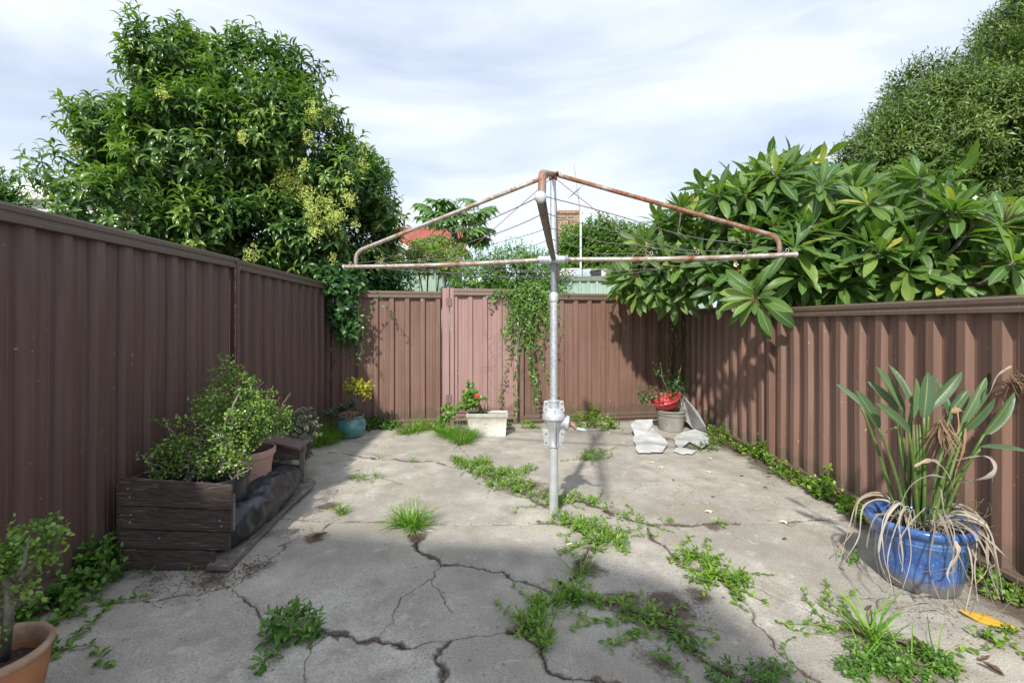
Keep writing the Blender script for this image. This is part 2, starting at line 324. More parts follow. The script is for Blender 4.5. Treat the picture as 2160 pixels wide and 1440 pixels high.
M['whitewall'] = surf('white_render', (.68, .67, .63), (.78, .77, .73), 3, .8, b=.05)
M['paleroof'] = surf('pale_blue_sheet_roof', (.40, .52, .58), (.50, .61, .66), 1.2, .5, b=.05)
M['steel'] = surf('antenna_metal', (.25, .24, .25), (.36, .35, .36), 20, .5, .4, b=0)
M['whitepaint'] = surf('white_paint', (.70, .70, .68), (.80, .80, .78), 8, .5, b=.05)
M['darkglass'] = surf('dark_opening', (.02, .02, .02), (.05, .045, .04), 8, .3, b=0)
def wood_mat(name, dark, light, grain=1):
    m, nt, p = new_mat(name); n = tex(nt, 'ShaderNodeTexNoise', 6, 7, .6, stretch=(1.2, 1.2, 16), dist=1.6)
    n2 = tex(nt, 'ShaderNodeTexNoise', 3, 5); c = ramp(nt, [(.42, dark), (.56, tuple((a + b) / 2.4 for a, b in zip(dark, light))), (.64, light)], n.outputs['Fac']).outputs[0]
    c = mix(nt, ramp(nt, [(.45, (0, 0, 0)), (.7, (.7, .7, .7))], n2.outputs['Fac']).outputs[0], c, dark)
    nt.links.new(c, p.inputs['Base Color']); p.inputs['Roughness'].default_value = .75; bump(nt, p, n.outputs['Fac'], .6, .006); return m
M['wood'] = wood_mat('dark_stained_wood', (.046, .030, .025), (.155, .125, .105))
M['greywood'] = wood_mat('grey_weathered_wood', (.12, .10, .085), (.34, .31, .27))
M['mauvewood'] = wood_mat('faded_paint_wood', (.13, .085, .075), (.24, .18, .16))
def brick_mat():
    m, nt, p = new_mat('cream_brick'); t = N(nt, 'ShaderNodeTexCoord'); mpn = N(nt, 'ShaderNodeMapping'); mpn.inputs['Rotation'].default_value = (R(90), 0, 0)
    b = N(nt, 'ShaderNodeTexBrick'); b.inputs['Scale'].default_value = 4.2; b.inputs['Color1'].default_value = (.36, .22, .14, 1); b.inputs['Color2'].default_value = (.20, .12, .08, 1)
    b.inputs['Mortar'].default_value = (.5, .45, .38, 1); b.inputs['Mortar Size'].default_value = .022; b.inputs['Row Height'].default_value = .36; b.inputs['Brick Width'].default_value = .95
    nt.links.new(t.outputs['Object'], mpn.inputs[0]); nt.links.new(mpn.outputs[0], b.inputs['Vector']); nt.links.new(b.outputs[0], p.inputs['Base Color']); p.inputs['Roughness'].default_value = .9; return m
M['brick'] = brick_mat()

# ------------------------------------------------------------------ the ground and the cracked concrete
def ground_mat():
    m, nt, p = new_mat('rough_ground'); n = tex(nt, 'ShaderNodeTexNoise', .7, 8); c = ramp(nt, [(.3, (.05, .075, .02)), (.55, (.09, .10, .04)), (.75, (.14, .115, .075))], n.outputs['Fac'])
    nt.links.new(c.outputs[0], p.inputs['Base Color']); p.inputs['Roughness'].default_value = 1; return m
g = MB(); g.add([(-600, -600, -.05), (600, -600, -.05), (600, 600, -.05), (-600, 600, -.05)], [(0, 1, 2, 3)])
tag(g.build('ground', ground_mat()), kind='structure')
XL, XR = -2.21, 2.59                                   # the two side fences
def backY(x): return 6.15 + (x - XL) / (XR - XL) * .80
CR = [  # cracks: photo pixels on the ground, half width in mm, dirtiness
    ([(560, 1092), (640, 1096), (802, 1100), (900, 1106), (1030, 1106), (1160, 1104), (1300, 1106), (1400, 1108), (1480, 1106), (1640, 1103), (1790, 1092)], 3.5, .5),
    ([(1290, 1085), (1345, 1100), (1400, 1108), (1480, 1106), (1560, 1105)], 11, 1),
    ([(870, 1120), (877, 1150), (900, 1170), (930, 1190), (965, 1192), (1010, 1200), (1060, 1205), (1085, 1225), (1110, 1230), (1140, 1240), (1170, 1254), (1205, 1244)], 6.5, .8),
    ([(930, 1190), (912, 1220), (845, 1260), (833, 1285), (832, 1310), (800, 1340)], 2.6, .2),
    ([(912, 1222), (928, 1250), (955, 1293)], 2.2, .1),
    ([(600, 1345), (650, 1335), (700, 1338), (745, 1345), (760, 1356), (790, 1350), (830, 1358), (872, 1368)], 8, 1),
    ([(872, 1368), (920, 1352), (980, 1345), (1040, 1338), (1080, 1333)], 3, .3),
    ([(1075, 1333), (1110, 1333), (1140, 1338)], 9, 1),
    ([(950, 1352), (925, 1380), (918, 1392), (925, 1400), (937, 1415), (930, 1450)], 6, .8),
    ([(1110, 1345), (1143, 1365), (1150, 1395), (1165, 1420), (1200, 1430), (1240, 1434), (1300, 1440), (1380, 1470)], 8, .8),
    ([(690, 952), (750, 960), (790, 967), (870, 972), (915, 972), (960, 985), (1010, 1000), (1060, 1020), (1110, 1045), (1168, 1075)], 6, .8),
    ([(968, 935), (972, 945), (980, 955), (1004, 962)], 4, .4),
    ([(600, 1048), (640, 1043), (710, 1032), (765, 1020)], 3, .3), ([(714, 1030), (708, 1050)], 3, .3),
    ([(590, 1150), (625, 1135), (662, 1128), (690, 1108), (705, 1098)], 4, .6),
    ([(200, 1258), (225, 1262), (300, 1267), (360, 1260), (430, 1252), (490, 1238), (520, 1200), (560, 1185), (600, 1150)], 4, .5),
    ([(490, 1240), (515, 1262), (545, 1290), (552, 1312), (590, 1335)], 4, .5),
    ([(1168, 1050), (1230, 1057), (1290, 1085)], 8, 1), ([(1040, 1045), (1000, 1052), (925, 1066), (890, 1085)], 2.6, .2),
    ([(1190, 1245), (1225, 1262), (1290, 1272), (1340, 1290), (1400, 1312), (1440, 1360), (1500, 1402), (1560, 1432), (1640, 1460)], 10, 1),
    ([(1205, 1245), (1215, 1210), (1235, 1170), (1262, 1140)], 12, 1),
    ([(1365, 1112), (1400, 1150), (1430, 1190), (1500, 1215), (1560, 1265)], 5, .7),
    ([(1560, 1265), (1585, 1287), (1620, 1338), (1660, 1390), (1700, 1426), (1760, 1455)], 5.5, .5),
    ([(1560, 1230), (1640, 1262), (1740, 1300), (1800, 1340)], 2.5, .3), ([(1742, 1233), (1775, 1268)], 2, .2), ([(1420, 1108), (1452, 1125)], 3, .2),
    ([(1240, 935), (1256, 930), (1247, 915)], 3, .3), ([(1175, 965), (1240, 962), (1330, 968), (1420, 975)], 2, .1), ([(800, 1000), (790, 1025), (750, 1040)], 2.2, .1),
    ([(1260, 1030), (1330, 1035), (1360, 1020), (1405, 1018)], 2.2, .1), ([(1400, 1312), (1450, 1330), (1530, 1332)], 2, .2), ([(700, 1338), (650, 1385), (640, 1450)], 1.8, .1),
    ([(1080, 1333), (1120, 1290), (1165, 1256)], 2.2, .3)]
def frac(pts, amp, it, seed):
    r = random.Random(seed); pts = [tuple(p) for p in pts]
    for _ in range(it):
        q = [pts[0]]
        for a, b in zip(pts, pts[1:]):
            d = math.hypot(b[0] - a[0], b[1] - a[1]); m = ((a[0] + b[0]) / 2 - (b[1] - a[1]) * r.uniform(-amp, amp), (a[1] + b[1]) / 2 + (b[0] - a[0]) * r.uniform(-amp, amp)); q += [m, b]
        pts = q
    return pts
ys = np.concatenate([np.arange(-4, 1.6, .2), np.arange(1.6, 3.4, .0055), np.arange(3.4, 4.6, .008), np.arange(4.6, 7.15, .014)]); xs = np.arange(-2.5, 2.75, .0065)
GX, GY = np.meshgrid(xs, ys); gp = np.stack([GX.ravel(), GY.ravel()], 1); sd = np.full(len(gp), .5); dirt = np.zeros(len(gp))
cracks3d = []
for k, (pts, hw, dy) in enumerate(CR):
    q = frac([tuple(G(*p)[:2]) for p in pts], .16 if k else .03, 3, k); cracks3d.append((q, dy)); q = np.array(q)
    lo, hi = q.min(0) - .3, q.max(0) + .3; idx = np.where((gp[:, 0] > lo[0]) & (gp[:, 0] < hi[0]) & (gp[:, 1] > lo[1]) & (gp[:, 1] < hi[1]))[0]
    pp = gp[idx]; best = np.full(len(pp), 9.)
    for a, b in zip(q, q[1:]):
        ab = b - a; t = np.clip(((pp - a) @ ab) / max(ab @ ab, 1e-9), 0, 1); best = np.minimum(best, np.linalg.norm(pp - a - t[:, None] * ab, axis=1))
    nz = vnoise(np.c_[pp * 9, np.full(len(pp), k)], 3)
    sd[idx] = np.minimum(sd[idx], best - hw * .00032 * (.2 + 1.5 * nz))
    nb = fbm(np.c_[pp * 14, np.full(len(pp), 0.)], 3, 9); dirt[idx] = np.maximum(dirt[idx], dy * np.clip(1.5 * nb + .10 - best / (.014 + .026 * dy), 0, 1))
for (px, py, r, s) in [(1420, 1275, .13, .9), (1470, 1262, .09, .7), (1380, 1300, .10, .8), (1430, 1330, .08, .9), (330, 1225, .16, .5), (450, 1215, .15, .6), (540, 1200, .12, .5), (560, 1130, .12, .4), (1830, 1110, .16, .6), (1500, 1110, .08, .9),
                       (1320, 1275, .12, .7), (1400, 1390, .15, .6), (1240, 1200, .1, .7), (690, 1070, .1, .8), (665, 1130, .07, .8), (1850, 1380, .25, .6), (880, 1130, .07, .9), (1265, 985, .09, .5), (1120, 1030, .25, .7), (1040, 1000, .2, .7), (1440, 930, .3, .5)]:
    c = G(px, py)[:2]; d = np.linalg.norm((gp - c) * (1, .8), axis=1) / r; f = fbm(np.c_[gp * 8, np.zeros(len(gp))], 4, 21); dirt = np.maximum(dirt, s * np.clip(1.6 * f + .35 - d, 0, 1))
edge = np.minimum(np.minimum(gp[:, 0] - XL, XR - gp[:, 0]), backY(gp[:, 0]) - gp[:, 1]); f = fbm(np.c_[gp * 5, np.zeros(len(gp))], 4, 31)
edgew = np.where(gp[:, 0] > 1.5, .26, .16); dirt = np.maximum(dirt, np.clip(1.3 * f + .5 - np.maximum(edge, 0) / edgew, 0, 1))
z = .012 * (fbm(np.c_[gp * .8, np.zeros(len(gp))], 3, 5) - .5) - .010 * np.clip(1 - sd / .003, 0, 1) - .004 * dirt
z += .0035 * dirt * (fbm(np.c_[gp * 60, np.zeros(len(gp))], 2, 6) - .3)
def concrete_mat():
    m, nt, p = new_mat('old_concrete'); lk = nt.links.new
    big = tex(nt, 'ShaderNodeTexNoise', .9, 6, .6); mid = tex(nt, 'ShaderNodeTexNoise', 4.5, 8, .62, dist=.4); fine = tex(nt, 'ShaderNodeTexNoise', 120, 4, .6)
    c = ramp(nt, [(.30, (.30, .275, .23)), (.47, (.46, .43, .365)), (.56, (.52, .487, .425)), (.70, (.62, .59, .53))], mid.outputs['Fac']).outputs[0]
    c = mix(nt, ramp(nt, [(.38, (.85, .85, .85)), (.58, (0, 0, 0))], big.outputs['Fac']).outputs[0], c, (.305, .28, .235))
    c = mix(nt, ramp(nt, [(.3, (.75, .75, .75)), (.62, (0, 0, 0))], fine.outputs['Fac']).outputs[0], c, (.20, .185, .16))
    w = tex(nt, 'ShaderNodeTexNoise', 11, 5, .6); c = mix(nt, ramp(nt, [(.60, (0, 0, 0)), (.78, (.7, .7, .7))], w.outputs['Fac']).outputs[0], c, (.62, .60, .55))
    v = tex(nt, 'ShaderNodeTexVoronoi', 5); c = mix(nt, ramp(nt, [(.02, (.85, .85, .85)), (.055, (0, 0, 0))], v.outputs['Distance']).outputs[0], c, (.06, .055, .05))
    v2 = tex(nt, 'ShaderNodeTexVoronoi', 19); c = mix(nt, ramp(nt, [(.05, (.7, .7, .7)), (.10, (0, 0, 0))], v2.outputs['Distance']).outputs[0], c, (.13, .11, .09))
    st = tex(nt, 'ShaderNodeTexNoise', 3, 5, .6, stretch=(1, 9, 1), rot=(0, 0, R(25))); c = mix(nt, ramp(nt, [(.66, (0, 0, 0)), (.72, (.45, .45, .45))], st.outputs['Fac']).outputs[0], c, (.60, .58, .54))
    mo = tex(nt, 'ShaderNodeTexNoise', 1.7, 6, .6, stretch=(1, 1, 1), rot=(0, 0, 1)); c = mix(nt, ramp(nt, [(.55, (0, 0, 0)), (.75, (.45, .45, .45))], mo.outputs['Fac']).outputs[0], c, (.36, .34, .22))
    a = N(nt, 'ShaderNodeAttribute', attribute_name='dirt'); dn = tex(nt, 'ShaderNodeTexNoise', 55, 6, .7)
    dm = N(nt, 'ShaderNodeMath', operation='MULTIPLY_ADD'); dm.inputs[1].default_value = 1.0; lk(a.outputs['Fac'], dm.inputs[0])
    ds = N(nt, 'ShaderNodeMath', operation='SUBTRACT'); ds.inputs[1].default_value = .5; lk(dn.outputs['Fac'], ds.inputs[0]); lk(ds.outputs[0], dm.inputs[2])
    dc = ramp(nt, [(.35, (.075, .058, .044)), (.6, (.13, .10, .076)), (.75, (.25, .20, .145))], dn.outputs['Fac']).outputs[0]
    c = mix(nt, ramp(nt, [(.22, (0, 0, 0)), (.55, (.95, .95, .95))], dm.outputs[0]).outputs[0], c, dc)
    s = N(nt, 'ShaderNodeAttribute', attribute_name='sd'); c = mix(nt, ramp(nt, [(.0, (1, 1, 1)), (.0032, (0, 0, 0))], s.outputs['Fac']).outputs[0], c, (.055, .047, .038))
    lk(c, p.inputs['Base Color']); p.inputs['Roughness'].default_value = .88; p.inputs['Specular IOR Level'].default_value = .3
    ad = N(nt, 'ShaderNodeMath', operation='MULTIPLY_ADD'); ad.inputs[1].default_value = .5; lk(mid.outputs['Fac'], ad.inputs[0]); lk(fine.outputs['Fac'], ad.inputs[2]); bump(nt, p, ad.outputs[0], .55, .006); return m
ny, nx = GX.shape; ii = np.arange((ny - 1) * (nx - 1)); r_, c_ = ii // (nx - 1), ii % (nx - 1); b0 = r_ * nx + c_
tag(link_mesh('pavement', np.c_[gp, z], None, concrete_mat(), smooth=True, attrs={'sd': sd, 'dirt': dirt}, quads=np.stack([b0, b0 + 1, b0 + nx + 1, b0 + nx], 1)), kind='structure')

# unseen house eave behind the viewpoint, cut short to shape the foreground shade
e = MB(); zz = 3.05
e.add([(-6, -.28, zz), (-2.1, -.40, zz), (-.72, -.62, zz), (-.12, -1.08, zz), (-.02, -2.3, zz + .3), (-6, -2.3, zz + .3),
       (-6, -.28, zz + .12), (-2.1, -.40, zz + .12), (-.72, -.62, zz + .12), (-.12, -1.08, zz + .12), (-.02, -2.3, zz + .42), (-6, -2.3, zz + .42)],
      [(5, 4, 3, 2, 1, 0), (6, 7, 8, 9, 10, 11), (0, 1, 7, 6), (1, 2, 8, 7), (2, 3, 9, 8), (3, 4, 10, 9), (4, 5, 11, 10), (5, 0, 6, 11)])
tag(e.build('roof', M['whitepaint']), kind='structure')

# ------------------------------------------------------------------ fences
def sheet(a, b, n, z0, z1, mat, parent, pitch=.198, depth=.036, phase=0., dz=0.):
    """ribbed steel sheet from a to b; n points into the yard"""
    a, b, n = Vector((*a, 0)), Vector((*b, 0)), Vector((*n, 0)); Lg = (b - a).length; d = (b - a) / Lg
    prof = [(0, 0), (.030, 0), (.033, .0035), (.037, .0035), (.040, 0), (.072, 0), (.075, .0035), (.079, .0035), (.082, 0), (.108, 0), (.124, 1), (.176, 1), (.192, 0)]
    st = []; x = -phase
    while x < Lg:
        for o, h in prof:
            q = x + o * pitch / .198
            if 0 <= q <= Lg: st.append((q, h * depth if h == 1 else h))
        x += pitch
    st = [(0, st[0][1])] + st + [(Lg, st[-1][1])]; V = []; rows = 14
    for j in range(rows + 1):
        zc = z0 + (z1 - z0) * j / rows
        for q, h in st:
            p = a + d * q; wob = .009 * (mnoise.noise(Vector((p.x * 1.3, p.y * 1.3, zc * 1.1))))
            t = p + n * (h + wob); V.append((t.x, t.y, zc + dz * q / Lg))
    k = len(st); F = [(j * k + i, j * k + i + 1, (j + 1) * k + i + 1, (j + 1) * k + i) for j in range(rows) for i in range(k - 1)]
    o = link_mesh('sheet_panel', V, F, mat, parent, False); m = o.modifiers.new('solid', 'SOLIDIFY'); m.thickness = .0015; m.offset = 0; return o
RAIL = [(-.034, -.075), (.052, -.075), (.052, -.050), (.046, -.046), (.046, -.030), (.052, -.026), (.052, 0), (.034, .006), (.034, .012), (-.034, .012)]
def rail(a, b, n, z, mat, parent, name='top_rail', dz=0.):
    m = MB(); m.extrude((*a, z), (*b, z + dz), (*n, 0), RAIL); o = m.build(name, mat, parent, bevel=.002); a3, b3 = np.array((*a, z)), np.array((*b, z + dz)); n3 = np.array((*n, 0)); u = unit(b3 - a3)
    for e, sg in ((a3, 1), (b3, -1)):
        for q in (.05, .11): c = e + u * sg * q + n3 * .052 + (0, 0, -.063); t_ = MB(); t_.tube([c, c + n3 * .004], .006, 6); t_.build('screw', mat, o)
    return o
def post(p, n, z, mat, parent, w=.05, cap=False):
    m = MB(); d = Vector((n[1], -n[0])); m.extrude((p[0] - d.x * w / 2, p[1] - d.y * w / 2, 0), (p[0] + d.x * w / 2, p[1] + d.y * w / 2, 0), (*n, 0), [(-.03, -.03), (.058, -.03), (.058, z), (-.03, z)])
    o = m.build('post', mat, parent, bevel=.003)
    if cap: c = MB(); c.lathe([(.03, z), (.034, z + .004), (.026, z + .02), (0, z + .028)], (p[0] + n[0] * .014, p[1] + n[1] * .014, 0), 12); c.build('post_cap', M['galvdark'], o, True)
    return o
# left
t = thing('metal_fence', 'dark brown ribbed metal fence in shade behind the wooden planter', 'fence', (XL, 3, 0))
nl = (1, 0); PL = 3.93
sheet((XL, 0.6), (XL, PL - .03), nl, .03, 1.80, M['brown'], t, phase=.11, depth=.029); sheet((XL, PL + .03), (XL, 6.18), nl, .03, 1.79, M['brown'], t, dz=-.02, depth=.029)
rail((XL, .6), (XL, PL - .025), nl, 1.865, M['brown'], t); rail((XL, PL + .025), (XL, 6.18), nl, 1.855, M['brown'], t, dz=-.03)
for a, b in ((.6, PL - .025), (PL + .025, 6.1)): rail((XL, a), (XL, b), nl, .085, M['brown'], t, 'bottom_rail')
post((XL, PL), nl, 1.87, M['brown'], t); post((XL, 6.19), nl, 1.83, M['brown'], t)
m = MB(); m.box((XL + .045, PL - .039, .05), (XL + .052, PL - .029, 1.79)); m.build('rusty_edge', M['rustier'], t)
# right
t = thing('metal_fence', 'sunlit reddish brown ribbed metal fence behind the blue pot', 'fence', (XR, 3, 0)); nr = (-1, 0); PR = 4.63
sheet((XR, .6), (XR, PR - .03), nr, .03, 1.42, M['brownback'], t, phase=.03); sheet((XR, PR + .03), (XR, 6.93), nr, .03, 1.46, M['brownback'], t)
rail((XR, .6), (XR, PR - .025), nr, 1.475, M['brownback'], t); rail((XR, PR + .025), (XR, 6.95), nr, 1.52, M['brownback'], t)
for a, b in ((.6, PR - .025), (PR + .025, 6.9)): rail((XR, a), (XR, b), nr, .085, M['brownback'], t, 'bottom_rail')
post((XR, PR), nr, 1.50, M['brownback'], t); post((XR, 6.97), nr, 1.52, M['brownback'], t)
# back
nb = unit(np.array((.1667, -1.))); nb = tuple(nb)
def bk(px): k = (px - HX) / FP; Y = 6.5183 / (1 - .16667 * k); return (k * Y, Y)
t = thing('metal_fence', 'brown ribbed metal fence section left of the pink gate', 'fence', (*bk(850), 0))
sheet(bk(700), bk(931), nb, .03, 1.70, M['brownback'], t); rail(bk(700), bk(930), nb, 1.745, M['brownback'], t); rail(bk(700), bk(930), nb, .085, M['brownback'], t, 'bottom_rail'); post(bk(940), nb, 1.80, M['pink'], t, .088)
t = thing('metal_fence', 'brown ribbed metal fence section right of the hanging creeper', 'fence', (*bk(1280), 0))
sheet(bk(1102), bk(1443), nb, .03, 1.69, M['brownback'], t); rail(bk(1102), bk(1446), nb, 1.735, M['brownback'], t); rail(bk(1102), bk(1446), nb, .085, M['brownback'], t, 'bottom_rail'); post(bk(1099), nb, 1.76, M['brownback'], t, .05)
t = thing('metal_gate', 'faded pinkish metal gate in the back fence behind the white trough', 'gate', (*bk(1015), 0))
sheet(bk(957), bk(1082), nb, .06, 1.74, M['pink'], t, phase=.13, depth=.03); rail(bk(956), bk(1083), nb, 1.785, M['pink'], t); rail(bk(956), bk(1083), nb, .13, M['pink'], t, 'bottom_rail')
for q in (953, 1086):
    post(bk(q), nb, 1.80, M['pink'], t, .050, cap=False).name = 'gate_stile'
for zc in (1.62, .35):
    c = np.array((*bk(945), zc)) + np.array((*nb, 0)) * .062; h = MB(); h.tube([c - (0, 0, .06), c + (0, 0, .06)], .008, 10)
    for s in (-1, 1):
        a = c + np.array((.006 if s > 0 else -.046, 0, -.055)); h.box(a, a + (.04, .004, .11))
        for k in range(3): cc = c + (s * .028, -.004, -.035 + .035 * k); h.tube([cc, cc + (0, -.006, 0)], .006, 8)
    h.build('hinge', M['pink'], t, bevel=.001)
# the green fence beyond
t = thing('metal_fence', 'pale green ribbed metal fence beyond the back fence', 'fence', (0, 11.3, 0)); ng = (0, -1)
for x0, x1, z1 in ((P(600, 0, 11.3)[0], P(975, 0, 11.3)[0], 2.57), (P(1120, 0, 11.3)[0], P(1500, 0, 11.3)[0], 2.39)):
    sheet((x0, 11.3), (x1, 11.3), ng, .1, z1 - .06, M['green'], t); rail((x0, 11.3), (x1, 11.3), ng, z1, M['green'], t)
    rail((x0, 11.3), (x1, 11.3), ng, z1 + .09 - .06, M['green'], t, 'capping')

# ------------------------------------------------------------------ rotary clothesline
B = G(1168, 1085); HUB = np.array((B[0], B[1], 1.793)); TOP = np.array((B[0] - .005, B[1], 2.385))
t = thing('rotary_clothesline', 'rusty galvanised rotary clothesline on its pole in the middle of the yard', 'clothesline', B)
m = MB(); m.tube([B - (0, 0, .02), B + (0, 0, .50)], .031, 24); m.build('lower_pole', M['silver'], t, sharp=40)
m = MB(); m.tube([B + (0, 0, .78), B + (0, 0, 1.50)], .0275, 24); m.tube([B + (0, 0, 1.495), B + (0, 0, 1.50), B + (0, 0, 1.545), B + (0, 0, 1.56)], [.029, .0335, .0335, .026], 24); m.build('pole', M['galv'], t, sharp=40)
m = MB(); m.tube([B + (0, 0, 1.55), HUB], .0225, 20); m.build('sliding_tube', M['galvdark'], t, sharp=40)
m = MB(); m.tube([HUB, TOP], [.0235, .0200], 20); m.build('upper_tube', M['galv'], t, sharp=40)
prof = [(.0345, .478), (.040, .480), (.040, .50), (.038, .505), (.037, .575), (.044, .600), (.060, .640), (.076, .672), (.082, .676), (.082, .700), (.078, .706), (.066, .728), (.046, .745), (.038, .752), (.036, .79), (.040, .794), (.040, .806), (.028, .808)]
gb = MB(); gb.lathe(prof, B, 36); gbo = gb.build('gearbox', M['silver'], t, sharp=35)
fl = MB()
for s in (-1, 1):
    for z0, z1, w0, w1 in ((.725, .80, .078, .068), (.485, .60, .066, .082)):
        V = [];
        for y in (-.008, .008):
            V += [(B[0] + s * .03, B[1] + y, z0), (B[0] + s * w0, B[1] + y, z0), (B[0] + s * w1, B[1] + y, z1), (B[0] + s * .03, B[1] + y, z1)]
        fl.add(V, [(0, 1, 2, 3), (7, 6, 5, 4), (0, 4, 5, 1), (1, 5, 6, 2), (2, 6, 7, 3), (3, 7, 4, 0)])
fl.box((B[0] - .004, B[1] - .086, .52), (B[0] + .004, B[1] - .03, .66)); fl.box((B[0] - .004, B[1] - .075, .712), (B[0] + .004, B[1] - .03, .75))
fl.build('flange', M['silver'], gbo, bevel=.003)
for s in (-1, 1):
    for zc in (.785, .745, .575, .512):
        c = B + (s * .056, -.008, zc); q = MB(); q.tube([c, c + (0, -.007, 0)], .0085, 6); q.tube([c + (0, -.007, 0), c + (0, -.011, 0)], .005, 8); q.build('bolt', M['rusty'], gbo)
c = B + (.082, -.03, .640); q = MB(); q.tube([B + (.03, 0, .655), B + (.085, -.012, .648)], [.045, .038], 20); q.tube([B + (.085, -.012, .648), B + (.104, -.016, .646), B + (.112, -.018, .645)], [.052, .050, .036], 24); q.build('gear_housing', M['silver'], gbo, sharp=40)
q = MB(); q.tube([B + (.112, -.018, .645), B + (.128, -.022, .640), B + (.150, -.05, .615)], [.018, .017, .013], 12); cr = q.build('crank_arm', M['rustier'], t, sharp=40)
q = MB(); q.tube([B + (.143, -.047, .617), B + (.165, -.052, .612), B + (.20, -.055, .606), B + (.225, -.056, .604), B + (.232, -.056, .603)], [.008, .012, .014, .012, .004], 14); q.build('crank_handle', M['grip'], cr, True)
tips = {'l': P(725, 563, 3.86), 'r': P(1680, 537, 3.16), 'n': P(1140, 415, 1.705), 'f': P(1178, 590, 5.02)}
rr = {'l': 'rusty', 'r': 'rusty', 'n': 'dullrust', 'f': 'rusty'}
q = MB(); q.lathe([(.026, -.03), (.040, -.028), (.044, -.012), (.044, .012), (.038, .028), (.025, .03)], HUB, 20)
for k, tp in tips.items(): d = unit(tp - HUB); q.tube([HUB + d * .03, HUB + d * .095, HUB + d * .10], [.027, .025, .018], 16); q.tube([HUB + d * .085 , HUB + d * .10], .031, 16)
q.build('hub', M['galv'], t, sharp=40)
q = MB(); q.lathe([(.02, -.035), (.030, -.032), (.032, -.005), (.046, -.002), (.046, .008), (.03, .012), (.016, .022), (0, .024)], TOP, 20)
for k in range(6): a = k * 1.05; q.tube([TOP + (math.cos(a) * .03, math.sin(a) * .03, -.006), TOP + (math.cos(a) * .055, math.sin(a) * .055, .012)], .007, 6)
q.build('top_cap', M['rustier'], t, sharp=40)
for k, tp in tips.items():
    d = unit(tp - HUB); n_ = 14; Ln = np.linalg.norm(tp - HUB)
    pts = [HUB + d * Ln * i / n_ + np.array((0, 0, -.012 * math.sin(math.pi * i / n_))) for i in range(n_ + 1)]
    q = MB(); q.tube(pts, .0165 if k != 'n' else .018, 16); ao = q.build('arm', M[rr[k]], t, sharp=50)
    q = MB(); q.tube([tp - d * .012, tp + d * .001, tp + d * .006], [.0185 if k != 'n' else .0215, .0185 if k != 'n' else .0215, .015], 16); q.build('end_cap', M['galv'], ao, True)
    for f in (.42, .61, .80, .965):
        c = HUB + d * Ln * f + np.array((0, 0, .016)); s = np.cross(d, (0, 0, 1)); q = MB()
        q.tube([c + d * .009 * math.cos(a) + np.array((0, 0, .012 + .013 * math.sin(a))) for a in np.linspace(-2.2, 4.2, 12)], .0028, 6); q.build('eyelet', M['rusty'], ao, True)
    el = HUB + d * Ln * .935; bend = el + np.array((0, 0, .125)) - d * .03; s0 = TOP + d * .04 + np.array((0, 0, -.004)); dd = unit(bend - s0)
    pts = [s0 + (bend - s0) * i / 10 for i in range(10)]; e0 = bend - dd * .07; e1 = el + np.array((0, 0, .05))
    for i in range(8):
        u = i / 7; pts.append((1 - u) ** 2 * e0 + 2 * u * (1 - u) * (bend + d * .03) + u * u * e1)
    pts.append(el + np.array((0, 0, .008))); q = MB(); q.tube(pts, [.0155] * (len(pts) - 1) + [.012], 14); q.build('brace', M['rustier' if k in 'rn' else 'rusty'], t, sharp=50)
for k in 'lr':
    q = MB(); tp = HUB + (tips[k] - HUB) * .42; q.tube([TOP + (0, 0, -.01), tp + (0, 0, .02)], .0026, 6); q.build('stay', M['rustwire'], t)
order = ['n', 'r', 'f', 'l']
for f in (.42, .61, .80, .965):
    q = MB(); kk = 0
    for a, b in zip(order, order[1:] + order[:1]):
        A = HUB + (tips[a] - HUB) * f + (0, 0, .02); Bq = HUB + (tips[b] - HUB) * f + (0, 0, .02); s = random.uniform(.02, .055); ph = random.uniform(0, 6)
        q.tube([A + (Bq - A) * u + np.array((0, 0, -s * 4 * u * (1 - u) + .012 * math.sin(u * 9 + ph) * 4 * u * (1 - u))) for u in np.linspace(0, 1, 22)], .0022, 5, False)
    q.build('line', M['wire'], t, True)

# ------------------------------------------------------------------ trees
def lobe(px, py, Y, rpx, ry=None, fz=1.): r = rpx / FP * Y; return (*P(px, py, Y), r, ry or r, r * fz)
def sample(lobes, n, shell=(.82, 1.06), inner=.80, gap=0., gs=1.6, seed=0):
    lb = np.array(lobes); ar = lb[:, 3] * lb[:, 5]; pr = ar / ar.sum(); k = rng.choice(len(lb), n * 2, p=pr); d = rdir(n * 2); c = lb[k]
    p = c[:, :3] + d * c[:, 3:] * rng.uniform(*shell, (n * 2, 1)); ok = np.ones(len(p), bool)
    for j, l in enumerate(lb):
        q = np.linalg.norm((p - l[:3]) / l[3:], axis=1); ok &= ~((q < inner) & (k != j))
    if gap: ok &= fbm(p * gs, 3, seed) > gap
    p, d = p[ok][:n], (d / c[:, 3:])[ok][:n]; return p, unit(d)
def limbs(base, lobes, r0, mat, parent, name='trunk', twigs=3, fork=.45):
    m = MB(); base = np.array(base, float); cen = np.array([l[:3] for l in lobes]).mean(0); fk = base + (cen - base) * fork; fk[:2] = base[:2] * .6 + fk[:2] * .4
    def wob(a, b, n, w): return [a + (b - a) * i / n + (rng.normal(size=3) * w if 0 < i < n else 0) for i in range(n + 1)]
    m.tube(wob(base, fk, 6, r0 * .5), list(np.linspace(r0 * 1.25, r0 * .8, 7)), 10)
    for l in lobes:
        c = np.array(l[:3]); m.tube(wob(fk, c, 6, .06 * l[3]), list(np.linspace(r0 * .55, r0 * .18, 7)), 7)
        for _ in range(twigs): m.tube(wob(c + (fk - c) * random.uniform(0, .4), c + rdir(1, .3)[0] * np.array(l[3:]) * .9, 5, .05 * l[3]), list(np.linspace(r0 * .22, r0 * .05, 6)), 5)
    return m.build(name, mat, parent, True)
